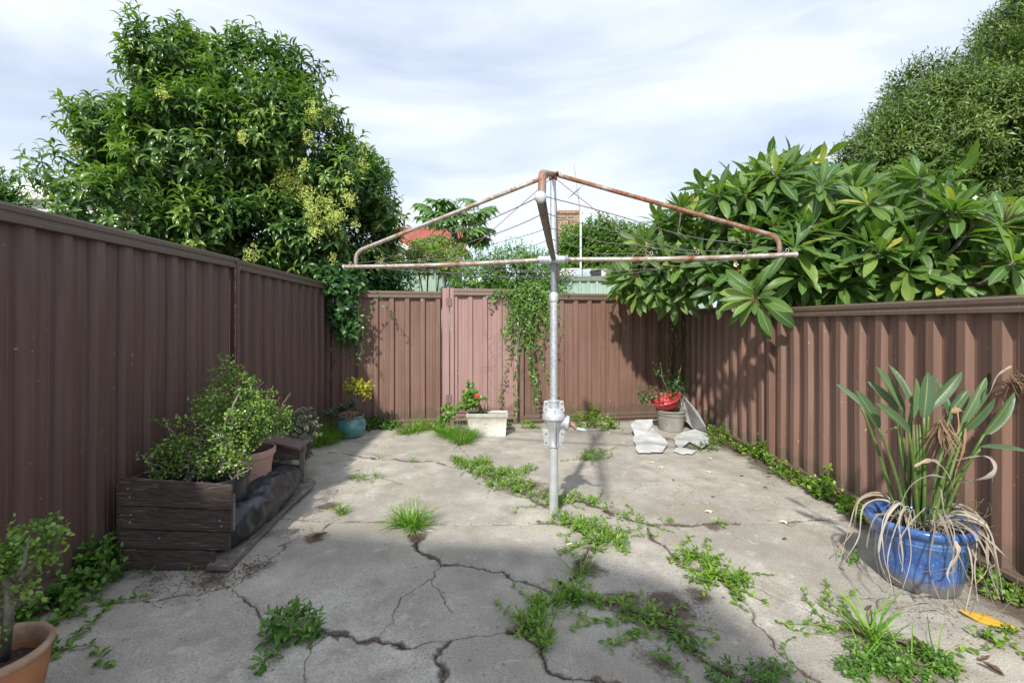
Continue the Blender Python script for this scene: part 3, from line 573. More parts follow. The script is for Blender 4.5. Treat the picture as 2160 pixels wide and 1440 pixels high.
def shoots(ls, p, d, nl, step, Lf, Wf, up=.7, spread=1.0, droop=(.6, 1.4), fold=.45, nseg=4, tone=None, stems=None, shape='lance', cols=3):
    k = len(p); ax = unit(d + np.array((0, 0, up)) + rng.normal(size=(k, 3)) * .35); tv = rng.random(k) if tone is None else tone
    a0 = rng.random(k) * 6.28; e1 = unit(np.cross(ax, (0.3, .2, 1.))); e2 = np.cross(ax, e1)
    for i in range(nl):
        f = i / max(nl - 1, 1); a = a0 + i * 2.4 + rng.normal(size=k) * .3; o = np.cos(a)[:, None] * e1 + np.sin(a)[:, None] * e2
        dd = unit(o * spread * (1 - .6 * f) + ax * (.25 + .75 * f)); nn = unit(ax + (0, 0, .6)); sc = (.75 + .5 * rng.random(k)) * (1 - .3 * f)
        bent = ax * (i * step) - np.array((0, 0, 1)) * (.0 * i)
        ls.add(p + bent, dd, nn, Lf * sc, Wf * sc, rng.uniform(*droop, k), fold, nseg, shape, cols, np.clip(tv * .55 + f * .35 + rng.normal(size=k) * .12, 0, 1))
    if stems is not None:
        for i in range(0, k, stems[1]): stems[0].tube([p[i] - ax[i] * step * 3, p[i] + ax[i] * step * (nl - 1)], [.005, .002], 4, False)
# big glossy privet behind the left corner
PY = 6.9
pl = [lobe(400, 160, PY, 105, 1.0), lobe(560, 180, PY, 100, 1.0), lobe(620, 300, PY - .1, 130, 1.3), lobe(740, 380, PY, 95, 1.1), lobe(460, 330, PY - .5, 150, 1.3), lobe(300, 300, PY, 90, 1.1),
      lobe(230, 260, PY + .1, 55, .7), lobe(168, 245, PY, 30, .4), lobe(200, 370, PY - .2, 78, .9), lobe(330, 450, PY - 1.1, 115, 1.2), lobe(520, 480, PY - .6, 120, 1.1), lobe(680, 500, PY - .1, 120, 1.1),
      lobe(765, 500, PY + .3, 80, .7), lobe(640, 560, PY + .1, 110, .8), lobe(385, 70, PY, 48, .5), lobe(590, 100, PY, 40, .5), lobe(650, 130, PY, 28, .4), lobe(815, 440, PY, 30, .4), lobe(165, 420, PY - .3, 44, .5), lobe(560, 560, PY, 90, .7), lobe(735, 570, PY + .3, 60, .6)]
pl = [(l[0], l[1], l[2] - .13, max(l[3] - .20, .09), max(l[4] - .1, .1), max(l[5] - .20, .09)) for l in pl]
t = thing('privet_tree', 'tall glossy green tree with cream blossom behind the left fence corner', 'tree', (-3.6, 7.6, 0))
limbs((-3.3, 7.7, 0), pl[:14], .13, M['trunk'], t, twigs=3, fork=.35)
ls = LS(); st = MB(); p, d = sample(pl, 3000, (.78, 1.06), .70, .41, 1.7, 3); PC = p; shoots(ls, p, d, 9, .024, .185, .052, .6, 1.0, (.9, 2.1), .5, 5, stems=(st, 3))
p, d = sample(pl, 1500, (.45, .8), .3); shoots(ls, p, d, 6, .04, .15, .05, .3, 1.1, nseg=2, tone=rng.random(len(p)) * .3)  # inner leaves toned darker: shade in the crown's gaps put into the colour
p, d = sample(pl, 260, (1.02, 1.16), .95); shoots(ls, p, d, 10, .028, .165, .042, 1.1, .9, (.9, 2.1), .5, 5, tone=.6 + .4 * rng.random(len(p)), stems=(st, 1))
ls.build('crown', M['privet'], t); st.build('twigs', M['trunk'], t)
ls = LS()
for (bx, by, Yb, r) in [(595, 385, 5.9, 22), (625, 380, 5.95, 24), (610, 410, 5.9, 20), (650, 420, 5.9, 24), (690, 430, 6.0, 24), (660, 450, 5.9, 22), (700, 465, 5.95, 20), (665, 490, 5.9, 16), (735, 420, 6.1, 18), (765, 350, 6.2, 16), (660, 235, 5.9, 22), (510, 290, 5.7, 14), (735, 375, 6.1, 12), (640, 350, 5.8, 14), (770, 310, 6.3, 14),
                        (490, 525, 5.5, 18), (530, 535, 5.5, 18), (720, 455, 6, 14), (600, 365, 5.9, 14), (800, 555, 6.6, 14), (835, 545, 6.6, 12), (705, 545, 6.2, 12), (345, 195, 6.1, 14), (160, 310, 6.2, 16), (650, 290, 5.7, 12), (820, 575, 6.6, 12), (690, 260, 6.1, 14), (750, 470, 6.2, 12)]:
    pj = np.c_[HX + FP * PC[:, 0] / PC[:, 1], HY - FP * (PC[:, 2] - CH) / PC[:, 1]]; near = PC[np.hypot(pj[:, 0] - bx, pj[:, 1] - by) < 30]
    Yb = (np.percentile(near[:, 1], 8) - .36) if len(near) else Yb
    c = P(bx, by, Yb); rr_ = r / FP * Yb; k = int(26 * (r / 18) ** 2 * 3.2); q = c + rdir(k) * rr_ * rng.random((k, 1)) ** .5 * (1, 1, 1.3)
    for _ in range(3): ls.add(q + rng.normal(size=(k, 3)) * .010, rdir(k, .2), rdir(k), .017, .014, 0, 0, 1, 'round', 2)
ls.build('blossom', M['blossom'], t)
# frangipani over the right fence
fl_ = [lobe(1400, 530, 6.0, 100, .9), lobe(1340, 570, 6.2, 55, .6), lobe(1500, 470, 5.9, 120, 1.2), lobe(1640, 440, 5.6, 130, 1.3), lobe(1480, 430, 6.2, 60, .6), lobe(1600, 370, 6.0, 60, .8), lobe(1700, 370, 5.8, 60, .8), lobe(1800, 460, 5.0, 130, 1.3),
       lobe(1940, 440, 4.6, 120, 1.1), lobe(1620, 560, 5.0, 95, .8), lobe(1760, 570, 4.7, 100, .8), lobe(1900, 560, 4.4, 100, .8), lobe(2060, 540, 4.3, 105, .9), lobe(2050, 450, 4.6, 55, .6), lobe(2180, 560, 4.1, 80, .7), lobe(1850, 400, 5.0, 60, .7), lobe(2000, 390, 4.7, 55, .6)]
t = thing('frangipani_tree', 'broad frangipani with large leaf rosettes spilling over the right fence', 'tree', (4.0, 5.8, 0))
m = MB(); base = np.array((4.0, 6.0, 0.)); rose = []
ls = LS()
fl_ = [(l[0], l[1], l[2], l[3] * .80, l[4] * .85, l[5] * .78) for l in fl_ if True]
p, d = sample(fl_, 900, (.70, 1.0), .66); keep = []
for i in np.argsort(rng.random(len(p))):
    if all(np.linalg.norm(p[i] - p[j]) > .235 for j in keep) and (p[i][0] > 2.75 or p[i][2] > 1.62) and p[i][2] > 1.45: keep.append(i)
ros = [(p[i], unit(d[i] * .75 + (0, 0, .6) + rng.normal(size=3) * .32)) for i in keep]
for (x, y, Yr, dx, dy, dz) in [(1600, 628, 4.35, -.5, -.35, -.1), (1385, 610, 5.7, -.4, -.5, .0), (1690, 585, 4.4, -.1, -.7, .25), (1505, 565, 5.2, -.3, -.6, .2), (1440, 560, 5.5, -.3, -.6, .3), (1580, 545, 4.9, -.2, -.6, .4), (1800, 560, 4.2, -.2, -.7, .3), (1350, 490, 6.1, -.6, -.3, .5), (1325, 590, 6.0, -.7, -.3, -.1),
                              (2010, 455, 3.9, 0, -.5, .7), (1700, 520, 4.7, -.1, -.5, .6), (1830, 520, 4.3, 0, -.5, .6), (1350, 612, 5.9, -.5, -.4, -.1), (1425, 622, 5.7, -.2, -.5, -.1), (1470, 598, 5.5, -.2, -.5, .1), (1530, 605, 5.1, -.1, -.6, .0), (1555, 575, 4.9, -.2, -.5, .2), (1640, 600, 4.7, 0, -.6, .1), (2130, 560, 3.6, .1, -.6, .4), (1920, 520, 4.1, 0, -.6, .5), (1640, 430, 5.2, -.1, -.4, .8), (1480, 400, 5.8, -.4, -.2, .8), (1400, 430, 6, -.6, -.2, .7), (1560, 370, 5.9, -.3, -.2, .9), (1700, 345, 5.7, 0, -.1, 1),
                              (1790, 370, 5.3, 0, -.2, 1), (1880, 370, 5.0, .1, -.2, 1), (1980, 350, 4.9, .2, -.2, 1), (1770, 600, 4.3, -.2, -.8, .0), (2040, 570, 3.9, 0, -.8, .2), (1930, 595, 4.2, -.1, -.8, .1)]:
    ros.append((P(x, y, Yr), unit((dx, dy, dz))))
EX = [1290, 1340, 1400, 1480, 1560, 1640, 1720, 1760, 1800, 1900, 2000, 2060, 2120, 2200]; EY = [560, 470, 400, 350, 330, 310, 310, 340, 330, 320, 330, 370, 420, 430]
ros = [(c, a) for c, a in ros if HY - FP * (c[2] - CH) / c[1] > np.interp(HX + FP * c[0] / c[1], EX, EY) + 52 and HX + FP * c[0] / c[1] > 1285]   # the crown's flattened top
for c, ax in ros:
    c = np.array(c); k = random.randint(15, 22); e1 = unit(np.cross(ax, (.3, .1, 1))); e2 = np.cross(ax, e1); i = np.arange(k); a = i * 2.4 + random.random() * 6; f = i / k
    o = np.cos(a)[:, None] * e1 + np.sin(a)[:, None] * e2; dd = unit(o * (1.0 - .45 * f)[:, None] + ax * (.05 + 1.0 * f ** 1.3)[:, None] + rng.normal(size=(k, 3)) * .16)
    sc = (.78 + .3 * rng.random(k)) * (1 - .35 * f ** 2) * random.uniform(.85, 1.1)
    ls.add(c + ax * (f * .05)[:, None] + o * .012, dd, ax[None] * .7 + (0, 0, .45), .385 * sc, .100 * sc, (.95 - .6 * f) * rng.uniform(.1, 1.5, k), .22, 7, 'obov', 3, np.clip(.25 + .35 * f + rng.normal(size=k) * .16 + (rng.random(k) > .965) * .6, 0, 1), wave=.10)
    mid = base + (c - base) * .45 + rng.normal(size=3) * .12; mid[2] = max(mid[2], 1.75); mid[0] = max(mid[0], 3.0); low = c - ax * .22
    if low[0] < 2.75: low[2] = max(low[2], 1.60)
    m.tube([base + (0, 0, .9), (base * .6 + mid * .4) + (0, 0, .55), mid, low, c + ax * .03], [.05, .04, .024, .016, .014], 8)
p, d = sample(fl_ + [lobe(1480, 605, 6.4, 60, .5), lobe(1400, 605, 6.9, 45, .3), lobe(1560, 610, 5.8, 50, .5)], 560, (.25, .75), .0); p = p[p[:, 2] > 1.5]
ls.add(p, unit(rdir(len(p)) + (0, 0, -.1)), rdir(len(p), .6), .30, .09, .5, .2, 4, 'obov', 3)
m.tube([base, base + (.03, 0, .45), base + (0, 0, .95)], [.11, .09, .075], 12); m.tube([base + (-.1, -.2, .9), P(1570, 650, 5.9), P(1500, 620, 6.0)], [.05, .035, .02], 8); m.build('trunk', M['bark'], t, True)
ls.build('crown', M['frangi'], t)
RS = surf('reddish_stalk', (.12, .06, .03), (.20, .11, .05), 20, .8, b=0)
for i, (c, ax) in enumerate(ros):
    if i % 3 == 0:
        c2 = c + ax * .10; tw = MB(); fk_ = c + ax * .08; tw.tube([c, fk_], .005, 5)
        for _ in range(7): q = c2 + rng.normal(size=3) * .05 + ax * .05; tw.tube([fk_ - ax * .01, q], [.004, .002], 4, False)
        tw.build('flower_stalk', RS, t)
        if i % 45 == 0:
            for f_ in range(1):
                q = c + ax * .2 + rng.normal(size=3) * .03
                ls = LS()
                for a in range(5): dv = unit(np.array((math.cos(a * 1.257), -.4, math.sin(a * 1.257)))); ls.add(q, dv, (0, -1, 0), .034, .026, -.4, .2, 2, 'round', 3)
                ls.build('flower', M['white_petal'], t)

# fine-leaved tree, far right
bl = [lobe(2000, 290, 12, 110, 2), lobe(1900, 330, 12, 75, 1.5), lobe(1985, 190, 12, 65, 1.3), lobe(2090, 200, 12, 80, 2), lobe(2160, 110, 12, 62, 1.5), lobe(2230, 60, 12, 90, 2), lobe(2120, 320, 11.5, 120, 2), lobe(1860, 400, 12, 90, 1.5), lobe(1930, 240, 12, 50, 1), lobe(2250, 250, 11.5, 130, 2), lobe(2050, 420, 12, 110, 1.5), lobe(2165, 30, 12, 34, 1), lobe(1960, 175, 12, 40, 1)]
bl = [(l[0], l[1], l[2], l[3] + .04, l[4], l[5] + .02) for l in bl] + [lobe(1840, 330, 12, 45, 1)]
t = thing('leafy_tree', 'tall fine-leaved tree rising behind the frangipani at the far right', 'tree', P(2050, 680, 12.5) * (1, 1, 0))
limbs(P(2070, 680, 12.6) * (1, 1, 0), bl, .25, M['trunk'], t, twigs=4, fork=.5)
ls = LS(); p, d = sample(bl, 11500, (.70, 1.10), .68, .43, .8, 8); shoots(ls, p, d, 9, .045, .165, .040, .1, 1.1, (.3, 1.3), .3, 2, cols=2)
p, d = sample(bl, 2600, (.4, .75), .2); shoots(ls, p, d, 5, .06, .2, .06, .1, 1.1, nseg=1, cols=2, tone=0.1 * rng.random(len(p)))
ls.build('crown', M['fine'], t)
# papaya tree in the middle distance
c0 = P(962, 560, 10.5); t = thing('papaya_tree', 'small papaya tree with lobed drooping leaves before the red roof', 'tree', c0 * (1, 1, 0))
m = MB(); top = P(958, 470, 10.5); m.tube([c0 * (1, 1, 0), c0, top], [.10, .085, .06], 10); ls = LS()
for (hx, hy) in [(905, 455), (925, 430), (990, 425), (945, 432), (962, 440), (935, 455), (972, 462), (1010, 450), (1022, 480), (900, 500), (935, 470), (995, 480), (925, 500), (1010, 510), (975, 525), (940, 525), (985, 450), (918, 470), (1000, 500), (900, 435), (1020, 440), (940, 450), (970, 480), (1000, 465), (915, 445), (980, 500), (930, 510), (1012, 495)]:
    h = P(hx + random.uniform(-5, 5), hy + random.uniform(-5, 5), 10.5 + random.uniform(-.5, .5)); st_ = top + (0, 0, random.uniform(-.3, .25)); m.tube([st_, (st_ + h) / 2 + (0, 0, .12), h], [.014, .011, .007], 5, False)
    out = unit((h - top) * (1, 1, .25) + rng.normal(size=3) * (.12, .12, .02) + (0, -.08, .05)); up = unit(np.array((0, -.25, 1)) + rng.normal(size=3) * .2); up = unit(up - out * up.dot(out)); sd_ = np.cross(out, up)
    for a in (-2.3, -1.6, -1.0, -.45, 0, .45, 1.0, 1.6, 2.3):
        dv = unit(out * math.cos(a) + sd_ * math.sin(a)); ls.add(h, dv, up, .42 - .06 * abs(a), .115, 1.2, .2, 4, 'lance', 3)
        for f in (.4, .65):
            for s in (-1, 1): ls.add(h + dv * .3 * f - (0, 0, .05 * f), unit(dv + s * np.cross(dv, up) * .9 - (0, 0, .4)), up, .17, .06, .6, .1, 2, 'lance', 2)
m.build('trunk', M['bark'], t, True); ls.build('crown', M['papaya'], t)
def bush(name, label, cat, lobes, n, nl, Lf, Wf, mat, base, r0=.03, gap=.35, gs=3, up=.5, step=None, shape='lance', nseg=2, kind=None, droop=(.2, 1.), trunk=True, cols=3):
    t = thing(name, label, cat, base)
    if trunk: limbs(base, lobes, r0, M['trunk'], t, 'stem', 2, .3)
    ls = LS(); p, d = sample(lobes, n, (.72, 1.08), .65, gap, gs, 5); shoots(ls, p, d, nl, step or Lf * .3, Lf, Wf, up, 1.0, droop, .25, nseg, shape=shape, cols=cols)
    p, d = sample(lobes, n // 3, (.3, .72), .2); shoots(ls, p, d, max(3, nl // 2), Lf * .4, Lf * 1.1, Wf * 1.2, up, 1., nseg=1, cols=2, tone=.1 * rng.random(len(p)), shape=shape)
    ls.build('foliage', M[mat], t); return t
bush('garden_shrub', 'bright green shrub behind the dark fence at the far left edge', 'shrub', [lobe(0, 425, 5.2, 24), lobe(-40, 410, 5.2, 36), lobe(38, 434, 5.2, 10)], 260, 8, .09, .025, 'creeper', P(-10, 680, 5.2) * (1, 1, 0), .03)
bush('garden_shrub', 'yellowish green shrub below the papaya leaves behind the fence', 'shrub', [lobe(900, 548, 8.6, 26, .4), lobe(950, 548, 8.8, 24, .4), lobe(880, 535, 8.8, 16), lobe(930, 530, 9, 20), lobe(850, 560, 8.5, 24)], 420, 7, .09, .035, 'hedge', P(910, 680, 8.8) * (1, 1, 0), .04)
bush('garden_shrub', 'dark leafy shrub hanging over the back fence under the white gable', 'shrub', [lobe(825, 590, 7.2, 36, .4), lobe(790, 590, 7.0, 34, .4)], 300, 7, .09, .035, 'darkcreep', P(830, 680, 7.3) * (1, 1, 0), .03)
bush('climbing_ivy', 'yellow-green ivy covering the wall under the brick chimney', 'ivy', [lobe(1200, 520, 13, 34, .5), lobe(1255, 512, 13, 38, .5), lobe(1300, 520, 13, 42, .6), lobe(1230, 550, 12.8, 55, .5), lobe(1190, 555, 12.8, 30, .4), lobe(1285, 560, 12.8, 45, .5), lobe(1345, 540, 13, 50, .6), lobe(1265, 482, 13, 18, .4)], 2600, 7, .11, .06, 'ivy', P(1240, 680, 13.2) * (1, 1, 0), .06, .30, 2)
bush('feathery_shrub', 'light feathery shrub growing against the pale blue roof', 'shrub', [lobe(1045, 565, 9.5, 16), lobe(1100, 578, 9.2, 20), lobe(1060, 585, 9, 22), lobe(1145, 560, 9.5, 14)], 100, 7, .08, .022, 'ivy', P(1090, 680, 9.4) * (1, 1, 0), .03, .45)

# vines: strands hanging with leaves
def strands(ls, m, starts, fn, Lf, Wf, gapd=.05, shape='heart', nseg=2, r=.0022, dens=1):
    """starts: list of points; fn(point, i) gives the next step"""
    for s0 in starts:
        pts = [np.array(s0, float)]; n = fn(None, 0); 
        for i in range(n): pts.append(pts[-1] + fn(pts[-1], i + 1))
        m.tube(pts, r, 4, False); pts = np.array(pts); k = len(pts)
        for _ in range(dens):
            q = pts + rng.normal(size=pts.shape) * .008; ls.add(q, unit(rng.normal(size=(k, 3)) * (1, .6, .6) + (0, -.35, -.5)), unit(rng.normal(size=(k, 3)) * .4 + (0, -1, .4)), Lf * rng.uniform(.5, 1.2, k), Wf * rng.uniform(.5, 1.2, k), .4, .15, nseg, shape, 3)
def hang(n0, n1, step=.045, sway=.022, ywall=None, nrm=None):
    st = {'v': np.zeros(3)}
    def fn(p, i):
        if p is None: st['v'] = np.array((random.uniform(-.012, .012), 0, 0)); return random.randint(n0, n1)
        d = np.array((random.gauss(0, sway), random.gauss(0, .012), -step + random.gauss(0, .01))) + st['v']
        if ywall is not None and p[1] + d[1] > ywall(p[0] + d[0]) - .055: d[1] = ywall(p[0] + d[0]) - .055 - p[1] - abs(random.gauss(0, .02))
        return d
    return fn
t = thing('creeper', 'green creeper piled on the back fence and trailing down the pink gate', 'creeper', (*bk(1110), 0))
cl = [lobe(1020, 582, 7.1, 36, .35), lobe(1080, 570, 7.2, 40, .4), lobe(1140, 580, 7.1, 36, .35), lobe(1000, 600, 6.9, 35, .25), lobe(1095, 600, 6.85, 55, .3), lobe(1160, 600, 6.9, 30, .25), lobe(1110, 540, 7.3, 20, .3)]
ls = LS(); m = MB(); p, d = sample(cl, 1300, (.6, 1.1), .6, .32, 3, 4); shoots(ls, p, d, 7, .03, .075, .026, .3, 1., (.3, 1.2), .25, 2)
strands(ls, m, [np.array((bk(x)[0], bk(x)[1] - .07 - random.random() * .10, 1.80 + random.uniform(-.03, .12))) for x in np.clip(rng.normal(1115, 15, 40), 1075, 1150)], hang(6, 22, .038, .02, backY), .042, .034, dens=3)
strands(ls, m, [np.array((bk(x)[0], bk(x)[1] - .08, 1.76)) for x in rng.uniform(1050, 1155, 18)], hang(5, 15, .05, .03, backY), .030, .024, dens=1)
strands(ls, m, [np.array((bk(x)[0], bk(x)[1] - .1, 1.7)) for x in (1098, 1101, 1104, 1106, 1108, 1103)], hang(28, 37, .043, .008, backY), .052, .038, dens=2)
strands(ls, m, [np.array((bk(x)[0], bk(x)[1] - .1, 1.78)) for x in rng.uniform(1040, 1170, 26)], hang(1, 4, .05, .04, backY), .05, .036, dens=3)
ls.build('foliage', M['creeper'], t); m.build('stem', M['gstem'], t)
for i in range(1):
    tw = MB()
    for x in rng.uniform(1000, 1160, 34):
        s0 = np.array((bk(x)[0], bk(x)[1] - .075, random.uniform(.7, 1.7))); pts = [s0]; v = np.array((random.uniform(-1, 1), 0, random.uniform(-1.2, .3)))
        for _ in range(12): v = unit(v + rng.normal(size=3) * (.5, .05, .5)); q = pts[-1] + v * .03; q[1] = min(q[1], backY(q[0]) - .06); pts.append(q)
        tw.tube(pts, .0016, 4, False)
    tw.build('dry_tendrils', M['stem'], t)
t = thing('creeper', 'dark green creeper tumbling down in the left corner above the teal pot', 'creeper', (-2.1, 6.05, 0))
ls = LS(); m = MB(); cl = [lobe(715, 600, 6.0, 32, .15), lobe(722, 640, 6.0, 28, .13), lobe(728, 675, 6.0, 24, .12), lobe(735, 700, 6.0, 16, .1), lobe(745, 590, 6.1, 25, .15), lobe(700, 575, 6.1, 30, .2)]
p, d = sample(cl, 240, (.6, 1.05), .6); d[:, 1] -= .5
shoots(ls, p, d, 4, .03, .085, .062, -.2, 1., (.3, 1.), .15, 3, shape='heart')
strands(ls, m, [P(x, y, 5.98) for x, y in ((735, 690), (742, 660), (725, 700), (715, 690), (750, 630), (705, 610), (720, 700), (790, 635), (770, 650), (762, 700))], hang(7, 17, .042, .018, backY), .048, .036, dens=1)
strands(ls, m, [P(x, 615, 6.0) for x in (735, 745, 800, 758, 725)], hang(5, 14, .05, .02, backY), .06, .03, dens=2, shape='lance')
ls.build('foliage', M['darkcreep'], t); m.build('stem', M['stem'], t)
t = thing('creeper', 'bare woody vine climbing the right back corner over the buckets', 'creeper', (2.4, 6.75, 0))
ls = LS(); m = MB()
for k in range(9):
    x = 2.42 + random.uniform(-.08, .08); pts = [np.array((x, 6.72, 1.55))]
    while pts[-1][2] > .1: pts.append(pts[-1] + np.array((random.gauss(0, .012), random.gauss(0, .008), -.05)))
    m.tube(pts, random.uniform(.003, .007), 5, False)
    if k < 3: q = np.array(pts[::2]); ls.add(q, rdir(len(q), -.3), rdir(len(q)), .045, .028, .4, .2, 2, 'lance')
p, d = sample([lobe(1380, 835, 6.1, 18, .12), lobe(1360, 840, 6.1, 10, .08), lobe(1415, 815, 6.15, 16, .10), lobe(1430, 805, 6.2, 16, .12), lobe(1395, 770, 6.3, 7, .06), lobe(1398, 790, 6.3, 7, .06)], 62, (.3, 1.05), .5)
shoots(ls, p, d, 5, .025, .055, .032, .2, 1., nseg=2)
m.tube([P(1440, 760, 6.4), P(1430, 800, 6.2), P(1415, 835, 6.1), P(1380, 840, 6.1), P(1368, 850, 6.1)], .005, 5, False); m.tube([P(1415, 835, 6.1), P(1398, 800, 6.2), P(1393, 765, 6.3)], .004, 5, False)
ls.build('foliage', M['darkcreep'], t); m.build('stem', M['stem'], t)

# ------------------------------------------------------------------ background buildings and antennas
t = thing('house', 'house with a red tiled roof behind the papaya tree', 'house', P(900, 680, 22) * (1, 1, 0))
YA = 22; e0 = P(795, 540, YA); e1 = P(1060, 540, YA); m = MB()
rz1 = P(0, 485, YA + 3)[2]; rx0, rx1 = P(835, 0, YA + 3)[0], P(1010, 0, YA + 3)[0]; V = []; F = []; rows = 16; cols = 60
for j in range(rows):
    for s in (0, 1):
        u = (j + s) / rows; zz = e0[2] + (rz1 - e0[2]) * u + (.05 if s == 0 else 0)
        for i in range(cols + 1):
            w_ = i / cols; xa = e0[0] + (rx0 - e0[0]) * u; xb = e1[0] + (rx1 - e1[0]) * u; V.append((xa + (xb - xa) * w_, YA + 3 * u, zz + .03 * abs(math.sin(w_ * math.pi * 28))))
for j in range(rows * 2 - 1):
    for i in range(cols): a = j * (cols + 1) + i; F.append((a, a + 1, a + cols + 2, a + cols + 1))
m.add(V, F); ro = m.build('roof', M['roofred'], t)
m = MB(); m.tube([(rx0, YA + 3, rz1 + .04), (rx1, YA + 3, rz1 + .04)], .11, 8); m.tube([(rx0, YA + 3, rz1), tuple(e0)], .11, 8); m.build('ridge_capping', M['roofred'], ro)
m = MB(); m.box((e0[0] + .3, YA + .3, 0), (e1[0] - .3, YA + 6, e0[2] - .02)); m.build('wall', M['whitewall'], t)
m = MB(); c = P(985, 480, YA + 3); m.box((c[0] - .45, c[1] - .1, c[2] - 1.6), (c[0] + .45, c[1] + .6, c[2] + .5)); m.build('chimney', M['whitewall'], ro, bevel=.03)
t = thing('house', 'white gabled shed end below the red tiled roof', 'house', P(860, 680, 17) * (1, 1, 0)); m = MB(); YG = 17
ax_, bx_, cx_ = P(770, 560, YG), P(812, 507, YG), P(905, 552, YG)
m.add([(ax_[0], YG, 0), (cx_[0], YG, 0), tuple(cx_), tuple(bx_), tuple(ax_), (ax_[0], YG + 4, 0), (cx_[0], YG + 4, 0), (cx_[0], YG + 4, cx_[2]), (bx_[0], YG + 4, bx_[2]), (ax_[0], YG + 4, ax_[2])],
      [(0, 1, 2, 3, 4), (9, 8, 7, 6, 5), (1, 6, 7, 2), (0, 4, 9, 5)]); m.build('wall', M['whitewall'], t)
m = MB()
for a, b in ((ax_, bx_), (bx_, cx_)):
    a = a.copy(); b = b.copy(); m.add([tuple(a + (-.05, -.25, .03)), tuple(b + (.0, -.25, .03)), tuple(b + (0, 4, .03)), tuple(a + (-.05, 4, .03)), tuple(a + (-.05, -.25, .20)), tuple(b + (0, -.25, .20)), tuple(b + (0, 4, .20)), tuple(a + (-.05, 4, .20))], [(0, 3, 2, 1), (4, 5, 6, 7), (0, 1, 5, 4), (1, 2, 6, 5), (2, 3, 7, 6), (3, 0, 4, 7)])
m.build('roof', M['whitepaint'], t)
# pale roofed building with its brick chimney
t = thing('house', 'low building with a pale blue sheet roof left of the clothesline pole', 'house', P(1080, 680, 15) * (1, 1, 0)); YB = 14.5
q0, q1, q2, q3 = P(960, 590, YB), P(1260, 590, YB), P(1260, 455, YB + 5), P(985, 520, YB + 5); m = MB(); V = []; F = []; nn_ = 90
for i in range(nn_ + 1):
    u = i / nn_; h = .03 * (i % 3 == 0); a = q0 + (q1 - q0) * u + (0, 0, h); b = q3 + (q2 - q3) * u + (0, 0, h); V += [tuple(a), tuple(b)]
for i in range(nn_): F.append((2 * i, 2 * i + 2, 2 * i + 3, 2 * i + 1))
m.add(V, F); ro = m.build('roof', M['paleroof'], t)
m = MB(); m.tube([q3 + (0, 0, .05), q2 + (0, 0, .05)], .07, 8); m.build('ridge_capping', M['whitepaint'], ro)
m = MB(); m.box((q0[0] + .2, YB + .2, 0), (q1[0], YB + 4.8, q0[2] - .03)); m.build('wall', M['whitewall'], t)
a, b = P(1168, 443, YB + 1.5), P(1226, 470, YB + 1.5); m = MB(); m.box((a[0], a[1], 2.2), (b[0], a[1] + .9, a[2] - .12)); m.box((a[0] - .04, a[1] - .04, a[2] - .12), (b[0] + .04, a[1] + .94, a[2] - .05)); m.box((a[0] + .02, a[1] + .02, a[2] - .05), (b[0] - .02, a[1] + .88, a[2])); m.build('chimney', M['brick'], ro)
t = thing('shed', 'low white shed with a dark opening behind the green fence', 'shed', P(1250, 680, 12.2) * (1, 1, 0)); a, b = P(1172, 566, 12.2), P(1345, 590, 12.2)
m = MB(); m.box((a[0], 12.2, 0), (b[0], 12.6, a[2])); m.build('wall', M['whitewall'], t); m = MB(); c, d_ = P(1246, 569, 12.2), P(1268, 583, 12.2); m.box((c[0], 12.18, d_[2]), (d_[0], 12.195, c[2])); m.build('opening', M['darkglass'], t)
m = MB(); c, d_ = P(1205, 568, 12.2), P(1244, 590, 12.2); m.box((c[0], 12.15, d_[2]), (d_[0], 12.19, c[2])); m.build('door_panel', M['paleroof'], t, bevel=.01); m = MB(); c, d_ = P(1275, 568, 12.2), P(1310, 590, 12.2); m.box((c[0], 12.15, d_[2]), (d_[0], 12.19, c[2])); m.build('door_panel', M['paleroof'], t, bevel=.01)
t = thing('antenna', 'tv antenna on a white pole in front of the ivy', 'antenna', P(1225, 680, 12) * (1, 1, 0)); m = MB(); m.tube([P(1225, 680, 12) * (1, 1, 0), P(1225, 445, 12)], .026, 10); m.build('pole', M['whitepaint'], t, sharp=40)
m = MB(); m.tube([P(1224, 447, 12), P(1211, 347, 12)], [.011, .007], 6); mo = m.build('mast', M['steel'], t); m = MB(); m.tube([P(1204, 413, 12.4), P(1224, 397, 11.6)], .009, 6)
for u in (.1, .35, .6, .9): c = P(1204, 413, 12.4) * (1 - u) + P(1224, 397, 11.6) * u; m.tube([c + (-.09, 0, -.10), c + (.09, 0, .10)], .006, 5)
m.build('aerial', M['steel'], mo)
t = thing('house', 'pale house wall and roof glimpsed behind the left fence', 'house', P(100, 680, 16) * (1, 1, 0)); a, b = P(62, 392, 16), P(270, 470, 16)
m = MB(); m.box((a[0], 16, 0), (b[0], 20, a[2] - .5)); m.build('wall', M['whitewall'], t); m = MB(); m.box((a[0] - .3, 15.7, a[2] - .5), (b[0], 20, a[2])); m.build('roof', M['whitepaint'], t)
m = MB(); m.box((P(140, 0, 16)[0], 15.9, a[2] + .0), (P(160, 0, 16)[0], 16.6, P(0, 383, 16)[2])); m.build('chimney', M['whitewall'], t)
t = thing('antenna', 'rooftop tv antenna against the sky at the far left', 'antenna', P(42, 390, 15.8)); m = MB(); m.tube([P(42, 400, 15.8), P(42, 330, 15.8)], .014, 6); mo = m.build('mast', M['steel'], t); m = MB(); m.tube([P(30, 336, 15.8), P(52, 330, 15.8)], .012, 6)
for x in (31, 35, 39, 43, 47, 50): c = P(x, 336 - (x - 30) * .27, 15.8); m.tube([c - (.05, .14, .05), c + (.05, .14, .05)], .006, 5)
m.build('aerial', M['steel'], mo)

